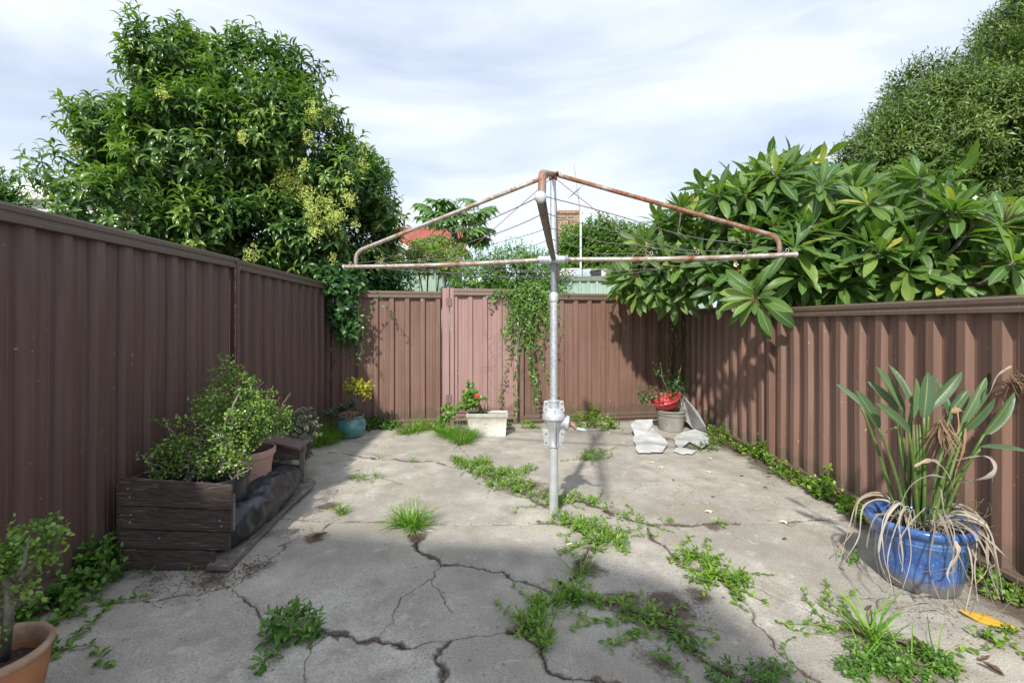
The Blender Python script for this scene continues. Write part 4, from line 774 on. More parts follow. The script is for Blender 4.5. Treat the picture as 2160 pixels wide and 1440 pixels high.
# ------------------------------------------------------------------ planter box and what stands in it
def blob(m, path, rs, n=28, wr=.02, fs=9, seed=0, flat=1.):
    pts = [Vector([float(c) for c in p]) for p in path]; m0 = len(m.V); k = len(pts); V = []
    for i, p in enumerate(pts):
        t_ = (pts[min(i + 1, k - 1)] - pts[max(i - 1, 0)]).normalized(); s = t_.cross(Vector((0, 0, 1))).normalized(); u = s.cross(t_)
        for j in range(n):
            a = 2 * math.pi * j / n; q = p + (s * math.cos(a) + u * math.sin(a) * flat) * rs[i]
            h = wr * (.55 - 1.6 * abs(mnoise.noise(Vector((q.x * fs, q.y * fs * .8 + q.z * fs * .7, q.z * fs + seed)))) - .7 * abs(mnoise.noise(Vector((q.x * fs * 2.3 + q.y * fs, q.y * fs * 1.6, q.z * fs * 2.1 + seed))))) if rs[i] > .02 else 0
            V.append(q + (q - p).normalized() * h)
    F = [(i * n + j, i * n + (j + 1) % n, (i + 1) * n + (j + 1) % n, (i + 1) * n + j) for i in range(k - 1) for j in range(n)] + [tuple(range(n))[::-1], tuple((k - 1) * n + j for j in range(n))]; m.add(V, F)
t = thing('planter_box', 'dark weathered wooden planter box beside the shaded fence', 'planter', (-1.8, 3.2, 0)); Y0 = 2.64
def plank(name, corners, th, mat, par, jag=0):
    """corners (x0,z0,x1,z1 left/right heights) for a plank facing the camera"""
    (xa, xb, zl0, zl1, zr0, zr1, y) = corners; m = MB(); n = 18; V = []
    for i in range(n + 1):
        u = i / n; x = xa + (xb - xa) * u; b_ = zl0 + (zr0 - zl0) * u; tp = zl1 + (zr1 - zl1) * u; w_ = .002 * mnoise.noise(Vector((x * 9, y, tp * 3))); e_ = .004 * mnoise.noise(Vector((x * 23, 3, tp * 3)))
        V += [(x, y + w_, b_ + e_ * .5), (x, y + w_, tp + e_ - (jag if .72 < u < .80 else 0)), (x, y + th, tp + e_), (x, y + th, b_)]
    F = [(4 * i + j, 4 * i + 4 + j, 4 * i + 4 + (j + 1) % 4, 4 * i + (j + 1) % 4) for i in range(n) for j in range(4)] + [(0, 1, 2, 3), (4 * n + 3, 4 * n + 2, 4 * n + 1, 4 * n)]
    m.add(V, F); return m.build(name, mat, par, bevel=.0025)
xl = -2.10
for (zl0, zl1, zr0, zr1, xb, yo) in [(.352, .500, .325, .462, -1.485, 0), (.222, .347, .205, .320, -1.49, .004), (.120, .217, .105, .200, -1.50, .002), (.006, .115, .0, .100, -1.575, -.010)]:
    plank('plank', (xl, xb, zl0, zl1, zr0, zr1, Y0 + yo), .022, M['wood'], t, .006 if zl1 == .5 else 0)
nail = MB()
for (x, z_) in [(-2.04, .40), (-2.035, .30), (-2.04, .26), (-1.55, .27), (-1.88, .175), (-1.54, .24), (-2.05, .445)]: nail.tube([(x, Y0 - .003, z_), (x, Y0 + .004, z_)], .004, 8)
nail.build('nails', M['galv'], t)
for z0, z1 in ((.06, .16), (.165, .30), (.305, .475)):
    m = MB(); m.box((-2.115, Y0 + .0, z0), (-2.093, 3.97, z1)); m.build('plank', M['wood'], t, bevel=.003)
m = MB(); m.box((-2.09, Y0 + .03, .035), (-1.52, 3.93, .055)); m.build('floor_board', M['greywood'], t, bevel=.003)
m = MB(); MM = Matrix.Rotation(R(3), 4, 'Z'); m.add([(-1.60, 2.60, .020), (-1.475, 2.60, .012), (-1.56, 4.00, .035), (-1.64, 4.00, .045), (-1.60, 2.60, .046), (-1.475, 2.60, .038), (-1.56, 4.00, .060), (-1.64, 4.00, .070)], [(0, 3, 2, 1), (4, 5, 6, 7), (0, 1, 5, 4), (1, 2, 6, 5), (2, 3, 7, 6), (3, 0, 4, 7)]); m.build('edge_board', M['greywood'], t, bevel=.003)
m = MB(); m.box((-1.525, Y0 + .025, .20), (-1.490, Y0 + .05, .40)); m.build('corner_batten', M['greywood'], t, bevel=.004)
for (z0, z1, mt, xb) in ((.27, .40, 'mauvewood', -1.60), (.12, .24, 'wood', -1.62)):
    plank('plank', (-2.09, xb, z0, z1, z0 - .03, z1 - .05, 3.9), .03, M[mt], t, .03)
m = MB(); m.box((-1.64, 3.88, .04), (-1.60, 3.94, .30)); m.build('corner_batten', M['greywood'], t, bevel=.004)
m = MB(); m.add([(-2.06, 3.86, .43), (-1.62, 3.84, .33), (-1.64, 4.18, .345), (-2.06, 4.18, .44), (-2.06, 3.86, .45), (-1.62, 3.84, .35), (-1.64, 4.18, .365), (-2.06, 4.18, .46)], [(0, 3, 2, 1), (4, 5, 6, 7), (0, 1, 5, 4), (1, 2, 6, 5), (2, 3, 7, 6), (3, 0, 4, 7)]); m.build('lid_board', M['mauvewood'], t, bevel=.004)
m = MB(); n_ = 110; path = []; rs = []
for i in range(n_ + 1):
    u = i / n_; path.append((-1.615 + .02 * math.sin(u * 5) - .05 * u, 2.70 + 1.17 * u, .130 + .03 * math.sin(u * 3.2))); rs.append((.094 + .034 * math.sin(u * 3.0 + .1)) * min(1, (1 - (2 * u - 1) ** 8) ** .5 + .05))
blob(m, path, rs, 96, .024, 6.5, 2, 1.0); o = m.build('plastic_bag', M['blackp'], None, True); tag(o, 'long black plastic bag lying in the open side of the planter', 'bag')
def pot(m, c, r0, r1, h, rim=.012, th=.01, n=40, belly=0, wob=0, rimh=.03):
    pr = [(r0 * .9, 0), (r0, .004)]
    for i in range(1, 9): u = i / 9; pr.append((r0 + (r1 - r0) * u + belly * math.sin(math.pi * u), h * u * (1 - rimh / h)))
    pr += [(r1, h - rimh), (r1 + rim, h - rimh + .004), (r1 + rim * 1.1, h - .006), (r1 + rim * .5, h), (r1 - th * .3, h - .002), (r1 - th, h - .012), (r1 - th - .004, h - .08), (r1 - th - .01, h * .5)]
    m.lathe(pr, c, n)
def soil(c, r, z, par):
    m = MB(); m.lathe([(r, z - .01), (r * .8, z + .004), (r * .5, z - .002), (r * .2, z + .006), (0, z + .002)], c, 28)
    for i, v in enumerate(m.V): m.V[i] = (v[0], v[1], v[2] + .008 * mnoise.noise(Vector((v[0] * 40, v[1] * 40, 1))))
    return m.build('soil', M['soil'], par, True)
def twisty(m, a, d, n, step, r0, r1, up=.1, curl=.5, kids=0, tips=None):
    pts = [np.array(a, float)]; v = unit(d)
    for i in range(n): v = unit(v + rng.normal(size=3) * curl * .5 + (0, 0, up * .3)); pts.append(pts[-1] + v * step)
    m.tube(pts, list(np.linspace(r0, r1, n + 1)), 6)
    if tips is not None: tips += [(p, v) for p in pts[n // 3:]]
    for k in range(kids): i = random.randint(n // 3, n); twisty(m, pts[i], unit(v + rng.normal(size=3) * .9), max(3, int(n * .6)), step * .8, r1 * 1.1, r1 * .4, up, curl, 0, tips)
def jade_leaves(ls, pts, size, k=5, spread=.03, tone=None):
    pts = np.repeat(np.array(pts), k, 0); p = pts + rng.normal(size=pts.shape) * spread; n_ = len(p)
    ls.add(p, rdir(n_, .3), rdir(n_, 1.2), size * rng.uniform(.7, 1.2, n_), size * .8 * rng.uniform(.7, 1.2, n_), .2, .1, 3, 'round', 3, tone)
cpt = (-1.77, 2.97, .05)
t = thing('potted_jade', 'sprawling small-leaved succulent in a black tub at the front of the planter', 'potted plant', cpt)
m = MB(); pot(m, cpt, .145, .185, .37, .008, .006); m.build('pot', M['blackp'], t, sharp=50); soil(cpt, .175, .31, t)
m = MB(); tips = []
for k in range(26):
    a = random.uniform(0, 6.28); twisty(m, np.array(cpt) + (math.cos(a) * .06, math.sin(a) * .05, .37), (math.cos(a) * 1.3 - .4, math.sin(a) * .8 + .2, random.uniform(.15, 1.3)), random.randint(6, 10), .036, .011, .004, .12, .8, 2, tips)
for tgt in (P(330, 885, 2.95), P(335, 975, 2.85), P(520, 990, 2.8), P(500, 1010, 2.78), P(545, 985, 2.95), P(380, 945, 2.9), P(470, 990, 2.75)):
    a = np.array(cpt) + (0, 0, .36); pts = [a + (tgt - a) * i / 8 + (rng.normal(size=3) * .016 if i else 0) for i in range(9)]; m.tube(pts, list(np.linspace(.010, .004, 9)), 6)
    if tgt[0] < -1.7: tips += [(q, 0) for q in pts[5:]]
a = np.array(cpt) + (.03, .05, .36)
for tgt in (P(480, 860, 3.05), P(500, 830, 3.2)): m.tube([a + (tgt - a) * i / 6 + rng.normal(size=3) * .01 for i in range(7)], list(np.linspace(.014, .006, 7)), 8)
m.build('branches', M['bark'], t, True)
ls = LS(); fl2 = [lobe(400, 930, 2.95, 62, .14), lobe(450, 890, 3.0, 55, .14), lobe(360, 965, 2.9, 42, .12), lobe(500, 920, 3.0, 50, .12), lobe(470, 960, 2.9, 60, .12), lobe(335, 985, 2.85, 26, .08), lobe(440, 850, 3.05, 34, .12)]
p, d = sample(fl2, 520, (.3, 1.05), .0, .47, 9, 2); jade_leaves(ls, p, .019, 5, .017); tp = np.array([q[0] for q in tips]); tp = tp[(tp[:, 2] > .42) & (tp[:, 0] > -2.15)]; jade_leaves(ls, tp[rng.random(len(tp)) > .55], .019, 5, .017)
tr = P(335, 887, 2.95); jade_leaves(ls, [tr + (i * .012, 0, -.003 * i) for i in range(-3, 4)], .019, 5, .01)
ls.build('foliage', M['jade'], t)
cpt = (-1.86, 3.42, .05); t = thing('potted_jade', 'upright green succulent bush in a faded pink pot inside the planter', 'potted plant', cpt)
m = MB(); pot(m, cpt, .155, .215, .41, .012, .008, rimh=.045); m.build('pot', M['pinkpot'], t, sharp=50); soil(cpt, .20, .35, t)
m = MB(); tips = []
for k in range(16): a = random.uniform(0, 6.28); twisty(m, np.array(cpt) + (math.cos(a) * .05, math.sin(a) * .05, .36), (math.cos(a) * .5 + .1, math.sin(a) * .5, 1.2), 10, .045, .011, .004, .4, .5, 2, tips)
m.build('branches', M['bark'], t, True)
ls = LS(); fl2 = [lobe(485, 840, 3.35, 46, .15), lobe(530, 870, 3.4, 50, .16), lobe(500, 890, 3.3, 60, .18), lobe(550, 885, 3.4, 38, .14), lobe(478, 795, 3.35, 22, .08), lobe(476, 770, 3.35, 9, .04), lobe(510, 815, 3.4, 28, .1), lobe(590, 900, 3.45, 20, .08), lobe(520, 925, 3.3, 26, .1), lobe(600, 880, 3.5, 10, .04), lobe(608, 866, 3.5, 6, .03), lobe(480, 915, 3.35, 40, .12)]
p, d = sample(fl2, 1300, (.55, 1.08), .5, .38, 9, 6); jade_leaves(ls, p, .016, 5, .014)
sp = []
for l in fl2[:9]:
    for _ in range(5):
        dv = rdir(1, .8)[0]; c = np.array(l[:3]) + dv * np.array(l[3:]); sp += [c + dv * .012 * i for i in range(5)]
jade_leaves(ls, sp, .014, 4, .008); ls.build('foliage', M['jade'], t)
# grey succulent at the far end
cpt = (-1.86, 4.32, 0); t = thing('grey_succulent', 'grey-green clump of succulent rosettes at the far end of the planter', 'succulent', cpt); ls = LS(); m = MB()
p, d = sample([lobe(600, 895, 4.2, 26, .15), lobe(635, 890, 4.25, 28, .18), lobe(650, 910, 4.2, 22, .15), lobe(575, 905, 4.2, 18, .12), lobe(620, 915, 4.15, 26, .12)], 230, (.7, 1.05), .6)
for q, dq in zip(p, d):
    ax = unit(dq + (0, -.3, .6)); e1 = unit(np.cross(ax, (.2, .1, 1))); e2 = np.cross(ax, e1); a = np.arange(9) * 2.4; o = np.cos(a)[:, None] * e1 + np.sin(a)[:, None] * e2; f = np.arange(9) / 9
    ls.add(np.repeat(q[None], 9, 0), unit(o * (1 - .6 * f)[:, None] + ax * (.2 + f)[:, None]), ax, .026, .017, -.3, .25, 2, 'obov', 3); m.tube([np.array(cpt) + (random.uniform(-.15, .15), random.uniform(-.1, .1), .15), q], [.004, .003], 4, False)
ls.build('foliage', M['greysucc'], t); m.build('stem', M['bark'], t)

# terracotta bowl, bottom left
cpt = np.array((-1.71, 1.605, 0.)); t = thing('potted_jade', 'small jade tree in a glazed terracotta bowl at the bottom left', 'potted plant', cpt)
pr = [(.13, 0), (.14, .004), (.165, .05), (.190, .12), (.203, .19), (.206, .235)]; m = MB(); m.lathe([(a_ * .75, b_) for a_, b_ in pr + [(.19, .236), (.18, .1), (.1, .03), (0, .03)]], cpt, 56); bo = m.build('pot', M['terracotta'], t, sharp=40)
m = MB(); m.lathe([(.155, .232), (.162, .238), (.166, .248), (.164, .258), (.157, .263), (.148, .262), (.142, .254), (.140, .20)], cpt, 56, caps=False); m.build('rim', M['terrarim'], bo, True)
m = MB(); m.lathe([(.140, .178), (.12, .186), (.1, .182), (.05, .19), (0, .188)], cpt, 40); 
for i, v in enumerate(m.V): m.V[i] = (v[0], v[1], v[2] + .010 * mnoise.noise(Vector((v[0] * 35, v[1] * 35, 1))))
m.build('soil', M['soil'], t, True)
m = MB(); tips = []; b0_ = cpt + (-.01, .06, .18)
def bp(px, py, Y): return P(px, py, Y)
for path, r in ([(b0_, bp(22, 1240, 1.6), bp(20, 1225, 1.6)), (.022, .017, .014)], [(bp(20, 1240, 1.6), bp(60, 1190, 1.62), bp(95, 1150, 1.64), bp(122, 1105, 1.66), bp(118, 1095, 1.66))], [(bp(20, 1235, 1.6), bp(-10, 1190, 1.6), bp(-20, 1140, 1.6))], [(bp(20, 1230, 1.6), bp(40, 1200, 1.5), bp(70, 1130, 1.5))], [(bp(20, 1240, 1.6), bp(-5, 1200, 1.7), bp(30, 1130, 1.72), bp(40, 1110, 1.72))]) if False else \
    [((b0_, bp(20, 1290, 1.6), bp(18, 1235, 1.6)), (.016, .013, .011)), ((bp(18, 1240, 1.6), bp(60, 1200, 1.62), bp(95, 1155, 1.64), bp(120, 1115, 1.66)), (.013, .010, .008, .004)), ((bp(20, 1240, 1.6), bp(0, 1190, 1.6), bp(-20, 1140, 1.6)), (.012, .008, .005)),
     ((bp(30, 1225, 1.6), bp(50, 1190, 1.52), bp(62, 1130, 1.5)), (.008, .005, .003)), ((bp(20, 1240, 1.6), bp(-5, 1200, 1.7), bp(30, 1140, 1.72)), (.009, .006, .003)), ((bp(20, 1262, 1.6), bp(55, 1262, 1.58), bp(75, 1250, 1.58)), (.005, .004, .002))]:
    m.tube(path, r, 8)
m.build('trunk', M['bark'], t, True)
ls = LS(); fl2 = [lobe(20, 1160, 1.6, 38, .07), lobe(60, 1135, 1.6, 34, .06), lobe(0, 1180, 1.6, 40, .08), lobe(105, 1120, 1.65, 26, .05), lobe(110, 1160, 1.64, 24, .05), lobe(60, 1180, 1.6, 30, .06), lobe(70, 1240, 1.58, 16, .03), lobe(118, 1092, 1.66, 10, .02), lobe(10, 1215, 1.6, 24, .05), lobe(-10, 1290, 1.6, 18, .03), lobe(30, 1290, 1.6, 12, .03), lobe(85, 1195, 1.62, 22, .05), lobe(140, 1125, 1.66, 10, .02), lobe(20, 1110, 1.6, 10, .02), lobe(-20, 1240, 1.6, 30, .05), lobe(40, 1240, 1.58, 22, .04), lobe(-5, 1330, 1.6, 18, .03)]
p, d = sample(fl2, 300, (.5, 1.05), .3, .40, 18, 6); jade_leaves(ls, p, .017, 4, .010); ls.build('foliage', M['jade'], t)

# teal pot with aloe and yellow jade
cpt = np.array((-1.80, 5.72, 0.)); t = thing('potted_aloe', 'round teal glazed pot with aloe and a yellow jade in the left corner', 'potted plant', cpt); m = MB()
m.lathe([(.09, 0), (.11, .004), (.145, .05), (.170, .11), (.174, .15), (.160, .20), (.135, .228), (.136, .238), (.152, .246), (.154, .258), (.146, .262), (.128, .258), (.120, .235), (.11, .15)], cpt, 44); m.build('pot', M['teal'], t, sharp=60); soil(cpt, .122, .235, t)
ls = LS()
for (x, y, Yc, k, s) in ((725, 862, 5.7, 16, .20), (698, 872, 5.62, 14, .18), (742, 850, 5.75, 9, .15)):
    c = P(x, y, Yc) + (0, 0, -.05); a = np.arange(k) * 2.4; f = np.arange(k) / k; o = np.c_[np.cos(a), np.sin(a), np.zeros(k)]; ls.add(np.repeat(c[None], k, 0), unit(o * (1 - .5 * f)[:, None] + np.array((-.15, -.1, .35)) + np.c_[f * 0, f * 0, f * .8]), (0, 0, 1), s * (1 - .25 * f), .045, .25, .5, 5, 'blade', 3)
ls.build('aloe_leaves', M['aloe'], t)
ls = LS(); c = P(735, 870, 5.55); k = 90; ls.add(c + rng.normal(size=(k, 3)) * (.03, .02, .012), unit(rng.normal(size=(k, 3)) * (1, .8, .3) + (0, -.3, -.4)), (0, -1, .2), rng.uniform(.06, .13, k), .012, .9, .2, 3, 'blade', 2); ls.build('dead_leaves', M['browntuft'], t)
m = MB(); 
for k in range(7): m.tube([cpt + (.05 + random.uniform(-.03, .03), random.uniform(-.03, .05), .22), P(752 + random.uniform(-8, 12), 850, 5.7), P(755 + random.uniform(-25, 28), 820 + random.uniform(-8, 8), 5.7)], [.014, .010, .006], 7)
m.build('branches', M['bark'], t, True)
ls = LS(); p, d = sample([lobe(748, 812, 5.7, 18, .1), lobe(768, 818, 5.7, 17, .1), lobe(735, 818, 5.7, 12, .08), lobe(775, 832, 5.7, 9, .06)], 130, (.5, 1.05), .4); jade_leaves(ls, p, .034, 4, .015); ls.build('jade_leaves', M['yjade'], t)

# white trough with red geranium
a = np.array((-.435, 5.70, 0)); t = thing('geranium_trough', 'mossy white trough with a red flowering geranium by the gate', 'planter', a + (.24, .1, 0)); m = MB()
def ring(x0, x1, y0, y1, z_): return [(x0, y0, z_), (x1, y0, z_), (x1, y1, z_), (x0, y1, z_)]
X0, X1, Ya, Yb2 = -.43, .045, 5.70, 5.92
rings = [ring(X0 + .025, X1 - .02, Ya + .02, Yb2 - .02, 0), ring(X0 + .003, X1 - .003, Ya + .004, Yb2 - .004, .225), ring(X0 - .008, X1 + .008, Ya - .008, Yb2 + .008, .228), ring(X0 - .010, X1 + .010, Ya - .010, Yb2 + .010, .268), ring(X0 - .002, X1 + .002, Ya - .002, Yb2 + .002, .275), ring(X0 + .012, X1 - .012, Ya + .012, Yb2 - .012, .272), ring(X0 + .03, X1 - .03, Ya + .03, Yb2 - .03, .10)]
V = sum(rings, []); F = [(4 * i + j, 4 * i + (j + 1) % 4, 4 * i + 4 + (j + 1) % 4, 4 * i + 4 + j) for i in range(len(rings) - 1) for j in range(4)] + [(3, 2, 1, 0), (24, 25, 26, 27)]; m.add(V, F); m.build('trough', M['whitebox'], t, bevel=.006)
m = MB(); m.box((X0 + .018, Ya + .018, .2), (X1 - .018, Yb2 - .018, .245)); m.build('soil', M['soil'], t)
m = MB(); s0 = np.array((-.25, 5.8, .24)); gl = LS()
for tgt in (P(992, 850, 5.75), P(1000, 830, 5.75), P(975, 850, 5.75), P(940, 870, 5.8), P(1007, 835, 5.65), P(1030, 830, 5.9), P(945, 885, 5.8), P(968, 858, 5.7), P(990, 815, 5.8)): m.tube([s0 + rng.normal(size=3) * .03, (s0 + tgt) / 2 + rng.normal(size=3) * .03, tgt], [.007, .006, .004], 6)
m.build('stems', M['stem'], t, True)
p, d = sample([lobe(995, 850, 5.75, 13, .08), lobe(998, 825, 5.78, 10, .07), lobe(980, 852, 5.75, 11, .07), lobe(967, 858, 5.7, 7, .05), lobe(942, 862, 5.85, 12, .07), lobe(935, 885, 5.9, 12, .07), lobe(950, 875, 5.8, 9, .05), lobe(1022, 840, 5.8, 5, .04), lobe(925, 900, 5.9, 12, .07), lobe(990, 810, 5.8, 7, .05), lobe(985, 838, 5.75, 12, .07), lobe(1005, 845, 5.75, 10, .06)], 420, (.4, 1.05), .3)
n_ = len(p); gl.add(p, unit(rdir(n_) + (0, -.3, .2)), unit(rng.normal(size=(n_, 3)) * .5 + (0, -1, .9)), .042, .046, .2, .15, 3, 'round', 3); gl.build('foliage', M['ivy'], t)
gl = LS(); c = P(1007, 835, 5.62); k = 60; dd = unit(rdir(k) + (0, -.6, 0)); gl.add(c + dd * .022, unit(np.cross(dd, rdir(k))), dd, .018, .018, .2, .1, 2, 'round', 3); gl.build('flower', M['red_flower'], t)

# buckets and boards in the right corner
cpt = G(1415, 906); t = thing('bucket', 'grey weathered plastic bucket in the right back corner', 'bucket', cpt); m = MB(); pot(m, cpt, .145, .172, .255, .012, .004, rimh=.025); m.build('body', M['greyp'], t, sharp=50)
m = MB(); m.tube([cpt + (math.cos(a) * .19, math.sin(a) * .19 , .235 - .03 * math.sin(a) * -1) for a in np.linspace(-2.9, -.2, 20)], .003, 6); m.build('handle', M['greyp'], t, True)
cc = cpt + (-.03, 0, .262); MM = Matrix.Rotation(R(-20), 4, 'Y') @ Matrix.Rotation(R(12), 4, 'X'); t = thing('bucket', 'red plastic bucket tilted on top of the grey bucket', 'bucket', cc)
m = MB(); m.lathe([(.10, 0), (.115, .005), (.15, .09), (.172, .14), (.186, .146), (.188, .154), (.176, .156), (.166, .14), (.14, .06), (.10, .012), (0, .012)], cc, 40, M=MM); m.build('body', M['redp'], t, sharp=50)
def torn(name, label, pts, z_, mat, th=.006, cat='board'):
    """a torn sheet: outline as ground points with heights, given real thickness"""
    V = [np.array(p) for p in pts]; k = len(V); q = []
    for i in range(k):
        a, b = V[i], V[(i + 1) % k]
        for u in np.arange(0, 1, .2): q.append(a + (b - a) * u + (rng.normal(size=3) * ((.004, .004, 0) if len(V) > 6 and i in (4, 5, 6, 7, 8) else (.011, .011, 0)) if u else 0))
    c = np.mean(q, 0); n_ = len(q); m = MB(); inner = [c + (p - c) * .6 + (0, 0, .006 * mnoise.noise(Vector((p[0] * 5, p[1] * 5, 0)))) for i, p in enumerate(q)]
    allp = q + inner + [c]; Vt = [tuple(p + (0, 0, th)) for p in allp] + [tuple(p) for p in allp]; o = len(allp); F = []
    for i in range(n_):
        j = (i + 1) % n_; F += [(i, j, n_ + j, n_ + i), (n_ + i, n_ + j, 2 * n_), (o + j, o + i, o + n_ + i, o + n_ + j), (o + n_ + j, o + n_ + i, o + 2 * n_), (i, o + i, o + j, j)]
    m.add(Vt, F); ob = m.build(name, M[mat], None, sharp=50); tag(ob, label, cat); return ob
torn('torn_sheet', 'large torn white sheet lying between the weeds and the grey bucket', [G(1347, 955, .02), G(1398, 953, .02), G(1408, 935, .03), G(1390, 915, .06), (*G(1377, 900, .09),), P(1376, 885, 6.0), P(1340, 886, 6.0), P(1330, 897, 5.8), G(1338, 915, .06), G(1336, 930, .03)], 0, 'sheet')
torn('torn_sheet', 'flat broken white sheet on the ground in front of the grey bucket', [G(1432, 948, .02), G(1420, 925, .02), G(1440, 912, .025), G(1470, 905, .03), G(1492, 915, .04), G(1496, 935, .04), G(1480, 945, .03), G(1455, 932, .02)], 0, 'sheet')
torn('torn_sheet', 'small curved white scrap in front of the broken white sheet', [G(1420, 951, .015), G(1432, 944, .015), G(1470, 950, .015), G(1462, 956, .015), G(1436, 957, .012)], 0, 'sheet')
m = MB(); q = [P(1432, 826, 6.45), P(1440, 833, 6.3), P(1470, 868, 5.9), P(1488, 900, 5.65), G(1492, 915, .02), G(1462, 905, .02), P(1442, 880, 6.2)]; q = [np.array(v) for v in q]; V = [tuple(v) for v in q] + [tuple(v + (.008, .004, .004)) for v in q]; k = len(q)
m.add(V, [tuple(range(k))[::-1], tuple(range(k, 2 * k))] + [(i, (i + 1) % k, k + (i + 1) % k, k + i) for i in range(k)]); tag(m.build('grey_board', M['board'], None), 'grey cement board leaning on the right fence beside the red bucket', 'board')

# ------------------------------------------------------------------ blue pot with bird of paradise
cpt = np.array((2.165, 2.52, 0.)); t = thing('potted_strelitzia', 'glossy blue pot with a bird of paradise plant and hanging dead leaves', 'potted plant', cpt)
def glaze():
    m, nt, p = new_mat('blue_glaze'); n = tex(nt, 'ShaderNodeTexNoise', 7, 7, .6); c = ramp(nt, [(.3, (.020, .05, .20)), (.5, (.045, .12, .34)), (.72, (.12, .23, .48))], n.outputs['Fac']).outputs[0]
    s = tex(nt, 'ShaderNodeTexNoise', 90, 3, .5); c = mix(nt, ramp(nt, [(.64, (0, 0, 0)), (.70, (.8, .8, .8))], s.outputs['Fac']).outputs[0], c, (.30, .42, .62)); nt.links.new(c, p.inputs['Base Color']); p.inputs['Roughness'].default_value = .18; p.inputs['Coat Weight'].default_value = .5
    tt = N(nt, 'ShaderNodeTexCoord'); zz_ = N(nt, 'ShaderNodeSeparateXYZ'); nt.links.new(tt.outputs['Object'], zz_.inputs[0]); n5 = tex(nt, 'ShaderNodeTexNoise', 14, 6, .7)
    aa = N(nt, 'ShaderNodeMath', operation='MULTIPLY_ADD'); aa.inputs[1].default_value = -.09; nt.links.new(n5.outputs['Fac'], aa.inputs[0]); nt.links.new(zz_.outputs[2], aa.inputs[2])
    f_ = ramp(nt, [(0, (.8, .8, .8)), (.05, (0, 0, 0))], aa.outputs[0]); c = mix(nt, f_.outputs[0], c, (.20, .18, .15)); nt.links.new(c, p.inputs['Base Color'])
    h = tex(nt, 'ShaderNodeTexNoise', 25, 3); bump(nt, p, h.outputs['Fac'], .3, .006); return m
M['blue'] = glaze(); m = MB()
m.lathe([(a_ * .79, b_) for a_, b_ in [(.195, 0), (.207, .006), (.225, .09), (.243, .19), (.252, .245), (.257, .248), (.254, .253), (.256, .262), (.260, .265), (.258, .272), (.262, .290), (.285, .298), (.297, .310), (.298, .326), (.288, .338), (.270, .340), (.252, .332), (.243, .315), (.236, .27)]], cpt, 64); m.build('pot', M['blue'], t, sharp=60); soil(cpt, .190, .285, t)
Z = lambda x, y: (1740 + x / 2.322, 740 + y / 2.322)
st = MB(); ls = LS(); root = cpt + (0, 0, .29)
for i, (bx, by, tx, ty, Yb, Yt, w) in enumerate([(175, 265, 55, 165, 2.55, 2.65, .045), (262, 375, 178, 215, 2.40, 2.35, .070), (350, 285, 222, 155, 2.65, 2.7, .06), (385, 295, 265, 92, 2.6, 2.62, .065), (425, 270, 322, 72, 2.55, 2.6, .072), (410, 395, 288, 280, 2.35, 2.28, .062), (485, 325, 515, 118, 2.42, 2.40, .088),
        (410, 350, 490, 150, 2.6, 2.65, .07), (510, 285, 683, 122, 2.5, 2.45, .075), (610, 345, 535, 130, 2.6, 2.65, .075), (620, 290, 722, 195, 2.6, 2.6, .07), (672, 350, 810, 145, 2.5, 2.5, .06), (720, 310, 845, 125, 2.55, 2.55, .06), (670, 395, 865, 262, 2.42, 2.36, .075), (782, 405, 968, 232, 2.40, 2.34, .085), (768, 472, 985, 497, 2.35, 2.2, .05)]):
    b, tp = P(*Z(bx, by), Yb), P(*Z(tx, ty), Yt); r0 = root + (((bx - 500) / 900) * .25, random.uniform(-.05, .05), -.02); dv = unit(tp - b); Ln = np.linalg.norm(tp - b)
    mid = r0 * .55 + b * .45 + (0, 0, .02) - np.array((1, 0, 0)) * (b[0] - r0[0]) * .12; pts = [(1 - u) ** 2 * r0 + 2 * u * (1 - u) * (mid + (0, 0, .02)) + u * u * b for u in np.linspace(0, 1, 9)]; st.tube(pts, list(np.linspace(.0105, .0055, 9)), 8)
    ls.add(b - dv * .01, dv + (0, 0, .10), np.array((random.uniform(-.5, .5), -1, random.uniform(.0, .5))), Ln * 1.1, w * .76, random.uniform(.1, .35), random.uniform(.25, .6), 10, 'paddle', 3, random.uniform(.2, .7), wave=.05)
for x in (440, 455, 470, 490): st.tube([root + ((x - 480) / 1500, 0, -.02), P(*Z(x, 500), 2.45), P(*Z(x - 5, 360), 2.45)], [.008, .007, .003], 8)
st.build('stalks', M['stalk'], t, True); ls.build('leaves', M['strel'], t)
dl = LS(); 
def ribbon(ls, pts, w, v, tw=.4):
    pts = np.array(pts, float); k = len(pts); V = []; tg = np.gradient(pts, axis=0); tg = unit(tg); ref = unit(np.array((random.uniform(-.3, .3), -1, random.uniform(-.2, .2))))
    for i in range(k):
        s = unit(np.cross(tg[i], ref)); nn = np.cross(s, tg[i]); a = tw * i / k * 3; s = s * math.cos(a) + nn * math.sin(a); ww = w * .78 * (.45 + .55 * math.sin(math.pi * min(i / (k - 1) + .12, 1))) * (1 + .25 * math.sin(i * .9 + v * 30)) / 2; V += [pts[i] - s * ww, pts[i] + nn * ww * .5, pts[i] + s * ww]
    q = np.array([[i * 3 + j, i * 3 + j + 1, i * 3 + j + 4, i * 3 + j + 3] for i in range(k - 1) for j in (0, 1)]) + ls.n; ls.V.append(np.array(V)); ls.Q.append(q); ls.n += len(V); ls.U.append(np.tile([.5, .2], (len(V), 1))); ls.A.append(np.full(len(V), v))
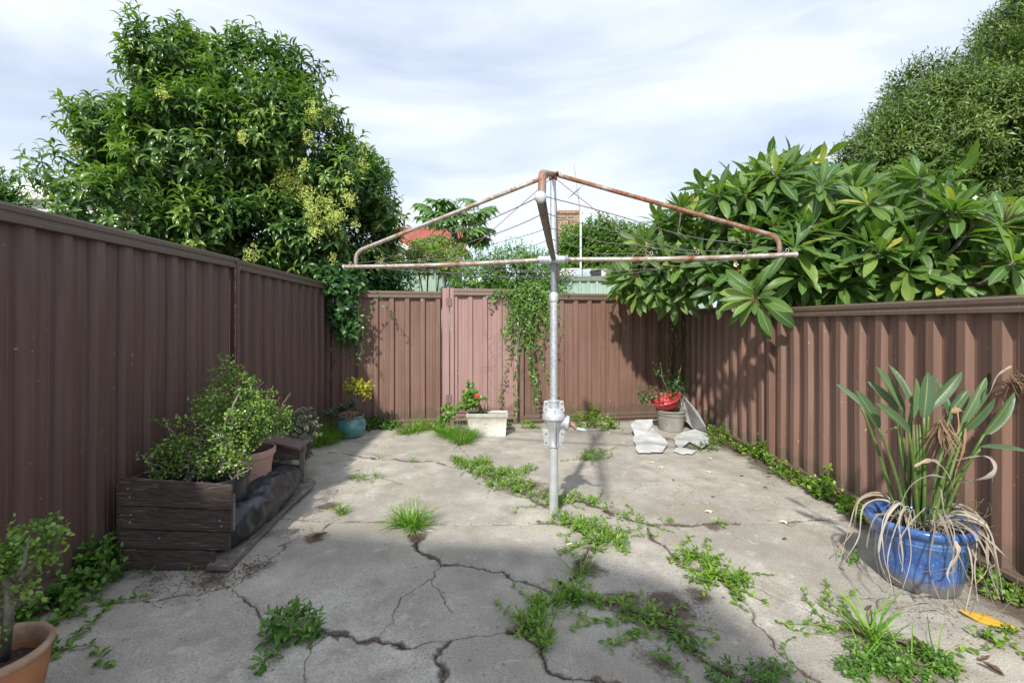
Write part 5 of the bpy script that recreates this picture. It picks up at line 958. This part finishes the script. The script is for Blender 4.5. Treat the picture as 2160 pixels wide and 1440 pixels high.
def spline(c, n=24):
    c = np.array(c, float); c = np.vstack([c[0] * 2 - c[1], c, c[-1] * 2 - c[-2]]); out = []
    for i in range(1, len(c) - 2):
        for u in np.linspace(0, 1, max(4, n // (len(c) - 3)), endpoint=False): out.append(.5 * (2 * c[i] + (c[i + 1] - c[i - 1]) * u + (2 * c[i - 1] - 5 * c[i] + 4 * c[i + 1] - c[i + 2]) * u * u + (3 * c[i] - c[i - 1] - 3 * c[i + 1] + c[i + 2]) * u ** 3))
    return out + [c[-2]]
def zs(pts): return spline([P(*Z(x, y), Y) for x, y, Y in pts], 30)
for pts, w, v in [([(585, 620, 2.4), (510, 610, 2.35), (420, 660, 2.25), (370, 770, 2.18), (378, 900, 2.14)], .018, .55), ([(490, 770, 2.3), (430, 830, 2.15), (375, 910, 2.12), (362, 990, 2.12), (400, 1100, 2.08), (500, 1240, 2.0)], .017, .5), ([(345, 735, 2.3), (285, 830, 2.17), (285, 960, 2.15), (310, 1080, 2.12), (380, 1140, 2.08)], .016, .75),
        ([(650, 640, 2.35), (720, 635, 2.25), (800, 615, 2.2), (835, 575, 2.2), (810, 525, 2.25), (740, 515, 2.3), (620, 540, 2.4)], .022, .35), ([(440, 565, 2.35), (490, 540, 2.35), (545, 540, 2.38), (600, 600, 2.4), (640, 700, 2.4)], .022, .85), ([(690, 840, 2.3), (760, 890, 2.22), (860, 980, 2.18), (935, 1080, 2.1), (935, 1180, 2.05), (890, 1250, 2.03), (850, 1280, 2.02)], .014, .4),
        ([(640, 830, 2.3), (720, 880, 2.2), (775, 960, 2.17), (815, 1070, 2.12), (830, 1200, 2.07)], .018, .4), ([(680, 850, 2.3), (780, 930, 2.2), (830, 1020, 2.15), (845, 1120, 2.1), (850, 1210, 2.07)], .020, .6), ([(570, 680, 2.35), (585, 790, 2.25), (620, 890, 2.16), (655, 1000, 2.13), (700, 1110, 2.08), (735, 1200, 2.03), (710, 1290, 1.98)], .018, .45),
        ([(640, 930, 2.12), (655, 980, 2.10), (620, 1050, 2.1), (560, 1070, 2.1), (470, 1080, 2.1)], .026, .95), ([(630, 1020, 2.1), (600, 1090, 2.09), (610, 1150, 2.06), (595, 1240, 2.0)], .024, .6), ([(650, 290, 2.45), (655, 380, 2.42), (620, 460, 2.42), (570, 540, 2.42), (540, 620, 2.42), (540, 760, 2.42)], .018, .9), ([(620, 300, 2.45), (655, 285, 2.45), (680, 300, 2.45)], .03, .95),
        ([(350, 375, 2.4), (310, 390, 2.4), (275, 430, 2.4), (245, 455, 2.4)], .022, .9), ([(800, 490, 2.35), (830, 560, 2.3), (820, 640, 2.28)], .012, .95), ([(915, 75, 2.4), (880, 95, 2.4), (840, 130, 2.4), (800, 220, 2.42), (730, 310, 2.45)], .018, .6), ([(690, 380, 2.4), (680, 480, 2.4), (640, 600, 2.42), (610, 740, 2.42)], .018, .97)]: ribbon(dl, zs(pts), w, v)
for k in range(26):
    a = random.uniform(-2.9, .25) if k < 20 else random.uniform(2.4, 4); rr0 = random.uniform(.03, .12); e_ = np.array((math.cos(a), math.sin(a), 0)); hi_ = random.uniform(.0, .2); dn = random.choice([.012, .012, .015, .06, .12, .18]); out = .252 + random.uniform(.0, .05)
    p0 = cpt + e_ * rr0 * .8 + (0, 0, .28); p1 = cpt + e_ * .14 + (0, 0, .34 + hi_ * .5); p2 = cpt + e_ * (.250) + (0, 0, .345 + hi_ * .2); p3 = cpt + e_ * out + (random.uniform(-.04, .04), 0, .2); p4 = cpt + e_ * (out + random.uniform(-.02, .08)) + (random.uniform(-.08, .08), random.uniform(-.03, .03), dn)
    if p4[0] > XR - .1: continue
    ribbon(dl, spline([p0, p1, p2, p3, p4], 24), random.uniform(.008, .017), random.random(), random.uniform(-.8, .8))
for k in range(30):   # tangle on the soil
    a = random.uniform(0, 6.28); c = cpt + (math.cos(a) * .12 * random.random(), math.sin(a) * .12 * random.random(), .30); dv = rdir(1)[0] * (.14, .14, .03); ribbon(dl, spline([c - dv, c + (0, 0, .035), c + dv], 10), .012, random.random() * .7)
for k in range(9):    # ends lying on the concrete
    c = G(1740 + random.uniform(280, 640) / 2.322, 740 + random.uniform(1200, 1290) / 2.322, .008); dv = np.array((random.uniform(.05, .14), random.uniform(-.05, .05), 0)); ribbon(dl, spline([c - dv, c + (0, .02, .012), c + dv], 10), .010, random.random() * .6, 1.2)
dl.build('dead_leaves', M['deadstrap'], t)
dl = LS(); c = P(*Z(580, 345), 2.36); k = 70; dl.add(c + rng.normal(size=(k, 3)) * (.012, .01, .008), unit(rng.normal(size=(k, 3)) * (.35, .3, .1) + (0, 0, -1)), (0, -1, 0), rng.uniform(.08, .19, k), .006, rng.normal(size=k) * .5, .1, 4, 'strap', 2); c = P(*Z(940, 130), 2.4)
dl.build('dead_flower_head', M['browntuft'], t); dl = LS(); dl.add(c + rng.normal(size=(50, 3)) * .02, unit(rng.normal(size=(50, 3)) * .4 + (.6, 0, -.7)), (0, -1, 0), rng.uniform(.06, .15, 50), .006, rng.normal(size=50) * .6, .1, 4, 'strap', 2, rng.random(50) * .3); dl.build('dead_flower_head', M['browntuft'], t)
tw = MB()
for k in range(36):
    s0 = cpt + (random.uniform(.05, .17), random.uniform(-.1, .1), .33); v = unit((random.uniform(.2, 1), random.uniform(-.5, .3), random.uniform(-.3, .9))); pts = [s0]
    for _ in range(8): v = unit(v + rng.normal(size=3) * .35); pts.append(pts[-1] + v * .025)
    if pts[-1][0] < XR - .05: tw.tube(pts, .0013, 4, False)
tw.build('dry_twigs', M['stem'], t)
ls = LS(); a, b = G(2024, 1285, .02), G(2152, 1322, .02); ls.add(a, b - a, (0, -.3, 1), np.linalg.norm(b - a) * 1.02, .066, .12, -.25, 12, 'lance', 3, .5, wave=.12); tag(ls.build('fallen_leaf', M['yleaf']), 'large yellow leaf lying in front of the blue pot', 'leaf')

# ------------------------------------------------------------------ weeds and grass
LIT = []
def clump(name, label, cat, spots, mat, Lf=.05, Wf=.022, n=60, h=.05, nl=5, trail=0, grass=0, gL=.12, gW=.006, shape='lance', group=None, matg='grass', z0=0.):
    """spots: (px, py, radius m) on the ground"""
    LIT.extend((q[0], q[1], q[2] * 1.1, int(340 * q[2])) for q in spots); c0 = G(spots[0][0], spots[0][1]); t = thing(name, label, cat, c0, group); ls = LS(); m = MB(); gl = LS()
    for s in spots:
        c = G(s[0], s[1], z0); r = s[2]; hh = s[3] if len(s) > 3 else h; n2 = n * .62; k = max(3, int(n2 * r / .1)) if r < .1 else int(n2 * (r / .1) ** 1.5)
        a = rng.random(k) * 6.28; q = r * (rng.random(k) ** .6 + .9 * rng.random(k) ** 9); p = c + np.c_[np.cos(a) * q, np.sin(a) * q * 1.0, hh * (1 - .7 * (q / r) ** 2) * rng.random(k) ** .7 + .004]
        p[:, 0] = np.clip(p[:, 0], XL + .06, XR - .07); p[:, 1] = np.minimum(p[:, 1], backY(p[:, 0]) - .07)
        if Lf:
            kp = fbm(p * (16, 16, 8), 2, 12) > .44; p = p[kp]; a = a[kp]; k = len(p)
            dd = unit(np.c_[np.cos(a), np.sin(a), .7 + rng.random(k)]); shoots(ls, p, dd, nl, Lf * .22, Lf, Wf, .6, 1., (.2, 1.0), .25, 3, shape=shape)
            for i in range(0, k, 2): m.tube([(p[i][0] * .7 + c[0] * .3, p[i][1] * .7 + c[1] * .3, z0), p[i] + dd[i] * Lf * .8], [.0018, .0012], 4, False)
        if grass:
            g_ = int(grass * r / .1); a = rng.random(g_) * 6.28; q = r * .8 * rng.random(g_) ** .7; b = c + np.c_[np.cos(a) * q, np.sin(a) * q, np.zeros(g_)]
            gl.add(b, unit(np.c_[np.cos(a) * .6, np.sin(a) * .6, np.full(g_, 1.)] + rng.normal(size=(g_, 3)) * .3), np.c_[-np.cos(a), -np.sin(a), np.full(g_, .6)] , gL * rng.uniform(.4, 1.2, g_), gW, rng.uniform(.2, 1.7, g_), .3, 5, 'blade', 3)
        for _ in range(int(trail)):
            a = random.uniform(0, 6.28); v = np.array((math.cos(a), math.sin(a), 0)); q = c + v * r * .7; pts = [q + (0, 0, .012)]
            for i in range(random.randint(4, 9)): v = unit(v + rng.normal(size=3) * (.35, .35, 0)); pts.append(pts[-1] + v * .035)
            pts = [np.array((min(max(x, XL + .06), XR - .08), min(y, backY(x) - .08), .012)) for x, y, _z in pts]; m.tube(pts, .0017, 4, False); pp = np.array(pts); k2 = len(pp)
            for sgn in (-1, 1): ls.add(pp, unit(rng.normal(size=(k2, 3)) * (.6, .6, .1) + (0, 0, .25)), (0, 0, 1), (Lf or .04) * .8, (Wf or .018) * .9, .5, .2, 3, shape)
    if ls.n: ls.build('leaves', M[mat], t)
    if m.V: m.build('stems', M['gstem'], t)
    if gl.n: gl.build('blades', M[matg], t)
    return t
W = 'weed'
clump('grass_tuft', 'bright tall tuft of grass left of the clothesline pole', 'grass', [(868, 1112, .10), (850, 1105, .06), (885, 1112, .06)], W, 0, 0, grass=110, gL=.20, gW=.008)
clump('weed_patch', 'wide bright green weed patch spreading left of the clothesline pole', 'weeds', [(985, 980, .12), (1010, 990, .14), (1040, 1005, .17), (1085, 1000, .12), (1060, 1025, .14), (1100, 1030, .12), (1130, 1045, .10), (1150, 1060, .07), (960, 975, .07), (1020, 975, .08), (1110, 990, .07)], W, .032, .013, 75, .055, 4, 1, 24, .09, .005)
clump('weed_patch', 'leafy weed patch just right of the pole base', 'weeds', [(1185, 1103, .06), (1215, 1112, .09), (1250, 1122, .11), (1280, 1140, .11), (1295, 1155, .09), (1255, 1158, .08), (1235, 1180, .06), (1310, 1135, .06)], W, .042, .015, 60, .06, 4, 1.2, 14, .10, .005)
clump('weed_patch', 'green weeds sprouting behind the pole base along the crack', 'weeds', [(1190, 1058, .07), (1215, 1055, .06), (1250, 1060, .05, .03), (1290, 1078, .06), (1320, 1098, .05, .03), (1350, 1100, .03, .03), (1175, 1065, .05)], W, .035, .015, 45, .05, 4, 1)
clump('grass_tuft', 'thin grass tuft in the crack below the leafy weed patch', 'grass', [(1222, 1220, .035), (1230, 1205, .03)], W, 0, 0, grass=60, gL=.14, gW=.006)
clump('weed_patch', 'dense weeds with broad blades in the crack at the bottom centre', 'weeds', [(1195, 1262, .06), (1160, 1285, .06), (1130, 1305, .05), (1110, 1320, .045), (1145, 1330, .05), (1215, 1268, .05), (1148, 1360, .03)], W, .045, .016, 50, .05, 4, 1, 40, .11, .008)
clump('weed_patch', 'weed clump with long shoots beside the dark soil stain', 'weeds', [(1330, 1300, .05), (1360, 1305, .06), (1385, 1318, .04), (1265, 1275, .03, .03)], W, .045, .017, 42, .06, 4, 2)
clump('weed_patch', 'sprawling leafy weed clump right of centre on the concrete', 'weeds', [(1470, 1190, .08), (1500, 1205, .11), (1530, 1220, .08), (1560, 1235, .05), (1450, 1175, .05), (1485, 1225, .06)], W, .045, .017, 50, .05, 4, 2.5)
clump('weed_patch', 'small weed clump trailing from the bottom edge crack', 'weeds', [(1445, 1360, .05), (1460, 1375, .045), (1430, 1345, .03), (1400, 1395, .03)], 'weeddark', .042, .017, 36, .045, 4, 1.5)
clump('weed_patch', 'low dark weeds along the bottom edge right of centre', 'weeds', [(1560, 1430, .08), (1600, 1420, .07), (1640, 1430, .07), (1530, 1435, .06), (1680, 1440, .06)], 'weeddark', .028, .012, 60, .035, 4, 1)
clump('weed_patch', 'clover-like weeds with arching blades at the bottom right', 'weeds', [(1830, 1395, .07), (1870, 1400, .08), (1920, 1405, .08), (1960, 1400, .07), (1800, 1415, .06), (1990, 1415, .05), (1860, 1365, .05), (1900, 1430, .08)], 'weeddark', .020, .014, 130, .05, 4, .5, 10, .16, .008, shape='round')
clump('grass_tuft', 'long bladed grass tuft in front of the blue pot', 'grass', [(1842, 1350, .05), (1830, 1345, .03)], W, 0, 0, grass=60, gL=.24, gW=.011)
clump('weed_patch', 'sparse weed sprigs between the bottom right weeds and centre', 'weeds', [(1760, 1300, .08, .03), (1740, 1320, .05, .02), (1790, 1310, .05, .03)], W, .038, .014, 26, .03, 4, 2)
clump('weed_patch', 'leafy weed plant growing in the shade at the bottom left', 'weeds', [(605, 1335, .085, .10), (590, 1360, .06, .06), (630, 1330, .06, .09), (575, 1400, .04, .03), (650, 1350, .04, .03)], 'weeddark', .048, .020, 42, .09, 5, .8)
clump('weed_patch', 'thin weed with pale stems by the shaded planter corner', 'weeds', [(770, 1010, .09), (795, 1005, .07), (750, 1008, .06)], W, .030, .006, 40, .05, 4, 1, 22, .12, .004)
clump('grass_tuft', 'small grass sprout in the crack near the black bag', 'grass', [(722, 1085, .035), (715, 1080, .025)], W, 0, 0, grass=80, gL=.12, gW=.007)
clump('grass_tuft', 'wispy grass sprouting from the far crack below the teal pot', 'grass', [(802, 966, .035)], W, 0, 0, grass=60, gL=.16, gW=.004)
clump('grass_tuft', 'tiny grass sprout in the far crack left of the weed patch', 'grass', [(872, 974, .025)], W, 0, 0, grass=60, gL=.11, gW=.004)
clump('grass_tuft', 'lush green grass against the left fence beside the grey succulent', 'grass', [(690, 932, .16), (665, 940, .12), (705, 920, .12), (660, 925, .14)], W, 0, 0, grass=230, gL=.27, gW=.006)
clump('grass_tuft', 'thick grass tuft in front of the white trough', 'grass', [(962, 925, .12), (975, 935, .10), (945, 920, .10), (990, 925, .07)], W, 0, 0, grass=220, gL=.22, gW=.007)
clump('grass_tuft', 'loose grass and weeds along the fence right of the teal pot', 'grass', [(870, 912, .12), (890, 905, .12), (850, 915, .08), (920, 905, .1)], W, .04, .015, 35, .10, 4, .5, 110, .19, .006)
clump('weed_patch', 'leafy weeds between the teal pot and the grass', 'weeds', [(800, 900, .12, .12), (825, 905, .09, .08), (785, 905, .08, .1)], 'weeddark', .055, .030, 38, .1, 5, .4)
clump('weed_patch', 'bushy green weeds at the back fence right of the pole', 'weeds', [(1215, 898, .13, .22), (1240, 900, .12, .2), (1270, 905, .12, .17), (1290, 905, .10, .12), (1248, 885, .08, .3)], W, .042, .028, 52, .17, 5, .5)
clump('weed_patch', 'low weeds on the concrete between the pole and the white sheet', 'weeds', [(1250, 965, .11), (1262, 958, .08), (1235, 968, .06)], W, .032, .014, 50, .05, 4, 2)
clump('weed_patch', 'few weeds at the foot of the hanging creeper', 'weeds', [(1112, 903, .07, .08), (1075, 905, .06, .05), (1130, 902, .05, .05)], W, .045, .028, 34, .06, 4, .5)
clump('weed_patch', 'sprig of leafy weeds beside the broken white sheet', 'weeds', [(1505, 935, .12, .20), (1520, 925, .1, .22), (1498, 910, .08, .3), (1490, 950, .10, .08), (1535, 935, .08, .12)], 'weed', .038, .020, 42, .2, 5, 1.2)
clump('weed_patch', 'tall bushy weeds against the right fence below its post', 'weeds', [(1610, 975, .12, .20), (1625, 970, .11, .28), (1600, 960, .08, .15), (1650, 1000, .11, .12), (1570, 955, .08, .08), (1640, 960, .08, .15), (1675, 1015, .08, .08)], W, .036, .024, 60, .2, 5, .5)
clump('weed_patch', 'leafy weeds against the right fence before the blue pot', 'weeds', [(1735, 1045, .08, .12), (1750, 1055, .09, .13), (1775, 1070, .08, .07), (1715, 1035, .06, .08), (1800, 1090, .05, .04)], W, .048, .030, 42, .12, 5, .3)
clump('weed_patch', 'single leafy sprout reaching up the right fence left of the blue pot', 'weeds', [(1810, 1082, .04, .12), (1752, 1045, .03, .26)], W, .05, .032, 30, .18, 4)
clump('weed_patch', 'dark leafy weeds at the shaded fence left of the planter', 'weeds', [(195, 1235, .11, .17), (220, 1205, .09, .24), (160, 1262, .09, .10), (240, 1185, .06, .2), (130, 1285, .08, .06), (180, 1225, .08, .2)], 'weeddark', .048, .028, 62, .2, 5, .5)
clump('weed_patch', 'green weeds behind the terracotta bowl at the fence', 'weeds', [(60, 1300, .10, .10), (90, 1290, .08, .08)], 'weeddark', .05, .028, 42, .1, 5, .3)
clump('weed_patch', 'trailing weed stems on the concrete by the terracotta bowl', 'weeds', [(150, 1300, .05, .03), (135, 1370, .04, .03)], 'weeddark', .05, .020, 24, .03, 3, 3)
clump('weed_patch', 'weeds at the right edge behind the blue pot', 'weeds', [(2140, 1262, .10, .06), (2110, 1240, .08, .04), (2090, 1225, .06, .04), (2155, 1235, .08, .06)], W, .030, .018, 80, .05, 4)
clump('weed_patch', 'bright low clover patch at the bottom right edge', 'weeds', [(2150, 1340, .05), (2170, 1345, .06)], W, .016, .014, 130, .02, 4, shape='round')
clump('weed_patch', 'tiny weed beside the blue pot on the concrete', 'weeds', [(1793, 1180, .035)], W, .035, .013, 40, .03, 4)
clump('weed_patch', 'small broad weed between the yellow leaf and the bottom weeds', 'weeds', [(2090, 1350, .05, .02), (2075, 1340, .03, .02)], W, .04, .018, 24, .03, 3, 1)
clump('weed_patch', 'small weed sprout in the wide crack right of the pole', 'weeds', [(1405, 1100, .035), (1410, 1140, .03), (1520, 1108, .03), (1300, 1075, .03)], W, .034, .014, 36, .03, 3, .8)
clump('weed_patch', 'small weeds under the front edge of the planter box', 'weeds', [(300, 1215, .04, .03), (390, 1215, .03, .03)], 'weeddark', .04, .016, 18, .03, 3)

# ------------------------------------------------------------------ litter
ls = LS()
for q, dy in cracks3d:
    if dy < .5: continue
    q = np.array(q); Ln = np.linalg.norm(np.diff(q, axis=0), axis=1).sum(); k = int(Ln * 130 * dy); i = rng.integers(0, len(q), k); p = np.c_[q[i] + rng.normal(size=(k, 2)) * .022, np.full(k, .004)]
    ls.add(p, rng.normal(size=(k, 3)) * (1, 1, .15), (0, 0, 1), rng.uniform(.004, .02, k), rng.uniform(.002, .007, k), .4, .3, 2, 'lance', 3)
for (px, py, r, k) in [(400, 1222, .25, 420), (470, 1215, .15, 260), (530, 1190, .12, 160), (620, 1120, .12, 120), (660, 1130, .06, 60), (695, 1070, .06, 70), (1840, 1110, .16, 160), (880, 1135, .05, 70), (1420, 1290, .2, 200), (1950, 1390, .15, 100), (1450, 930, .25, 120), (1640, 1010, .2, 80), (2000, 1290, .25, 150), (1600, 1050, .9, 240), (1000, 1200, 1.2, 200), (1450, 1040, .7, 180), (1180, 910, .3, 80)] + LIT:
    c = G(px, py, .004); a = rng.random(k) * 6.28; q = r * rng.random(k) ** .6; p = c + np.c_[np.cos(a) * q, np.sin(a) * q, np.zeros(k)]; p = p[(p[:, 0] > XL + .05) & (p[:, 0] < XR - .08)]; k = len(p)
    ls.add(p, rng.normal(size=(k, 3)) * (1, 1, .12), (0, 0, 1), rng.uniform(.005, .026, k), rng.uniform(.002, .007, k), .4, .3, 2, 'lance', 3)
tag(ls.build('leaf_litter', M['litter']), 'fine brown leaf litter scattered in the cracks', 'leaf litter', kind='stuff')
dry = [(660, 1132, .10), (1185, 1232, .08), (1095, 1337, .09), (1625, 1003, .05), (1500, 1045, .04), (1620, 1028, .06), (1955, 1385, .09), (1935, 1375, .08), (1975, 1395, .08), (1830, 1345, .07), (1395, 1290, .06), (2120, 1425, .07), (2040, 1415, .06), (1920, 1345, .05), (1770, 1195, .03), (1800, 1150, .04), (1560, 1003, .04), (1660, 1135, .04), (1825, 1285, .04), (1420, 1010, .04), (860, 1130, .06), (1530, 920, .05), (1550, 940, .05), (2060, 1390, .06)]
for i, (px, py, s) in enumerate(dry):
    c = G(px, py, .008); ls = LS(); a = random.random() * 6.28; ls.add(c, (math.cos(a), math.sin(a), .12), (random.uniform(-.4, .4), random.uniform(-.4, .4), 1), s, s * .45, random.uniform(-1.4, 1.4), random.choice([.6, -.5, .9]), 7, 'lance', 3, random.random(), wave=.25)
    lab = {0: 'curled dark leaf on the shaded concrete beside the planter', 1: 'brown curled leaf in the crack below the thin grass tuft', 2: 'long brown curled leaf beside the bottom centre weeds'}.get(i, 'small dry brown leaf lying on the concrete')
    tag(ls.build('fallen_leaf', M['litter']), lab, 'leaf', 'dry leaves scattered on the concrete')
for (px, py) in [(1315, 935), (1376, 975), (1395, 985), (1498, 966), (1495, 995), (1495, 1078), (1653, 1100), (1205, 1148), (1283, 912)]:
    c = G(px, py, .006); ls = LS()
    for a in range(4): ls.add(c, (math.cos(a * 1.6), math.sin(a * 1.6), .3), (0, 0, 1), .032, .022, .6, .2, 3, 'round', 3)
    tag(ls.build('fallen_flower', M['petals']), 'cream frangipani flower fallen on the concrete', 'flower', 'fallen frangipani flowers')
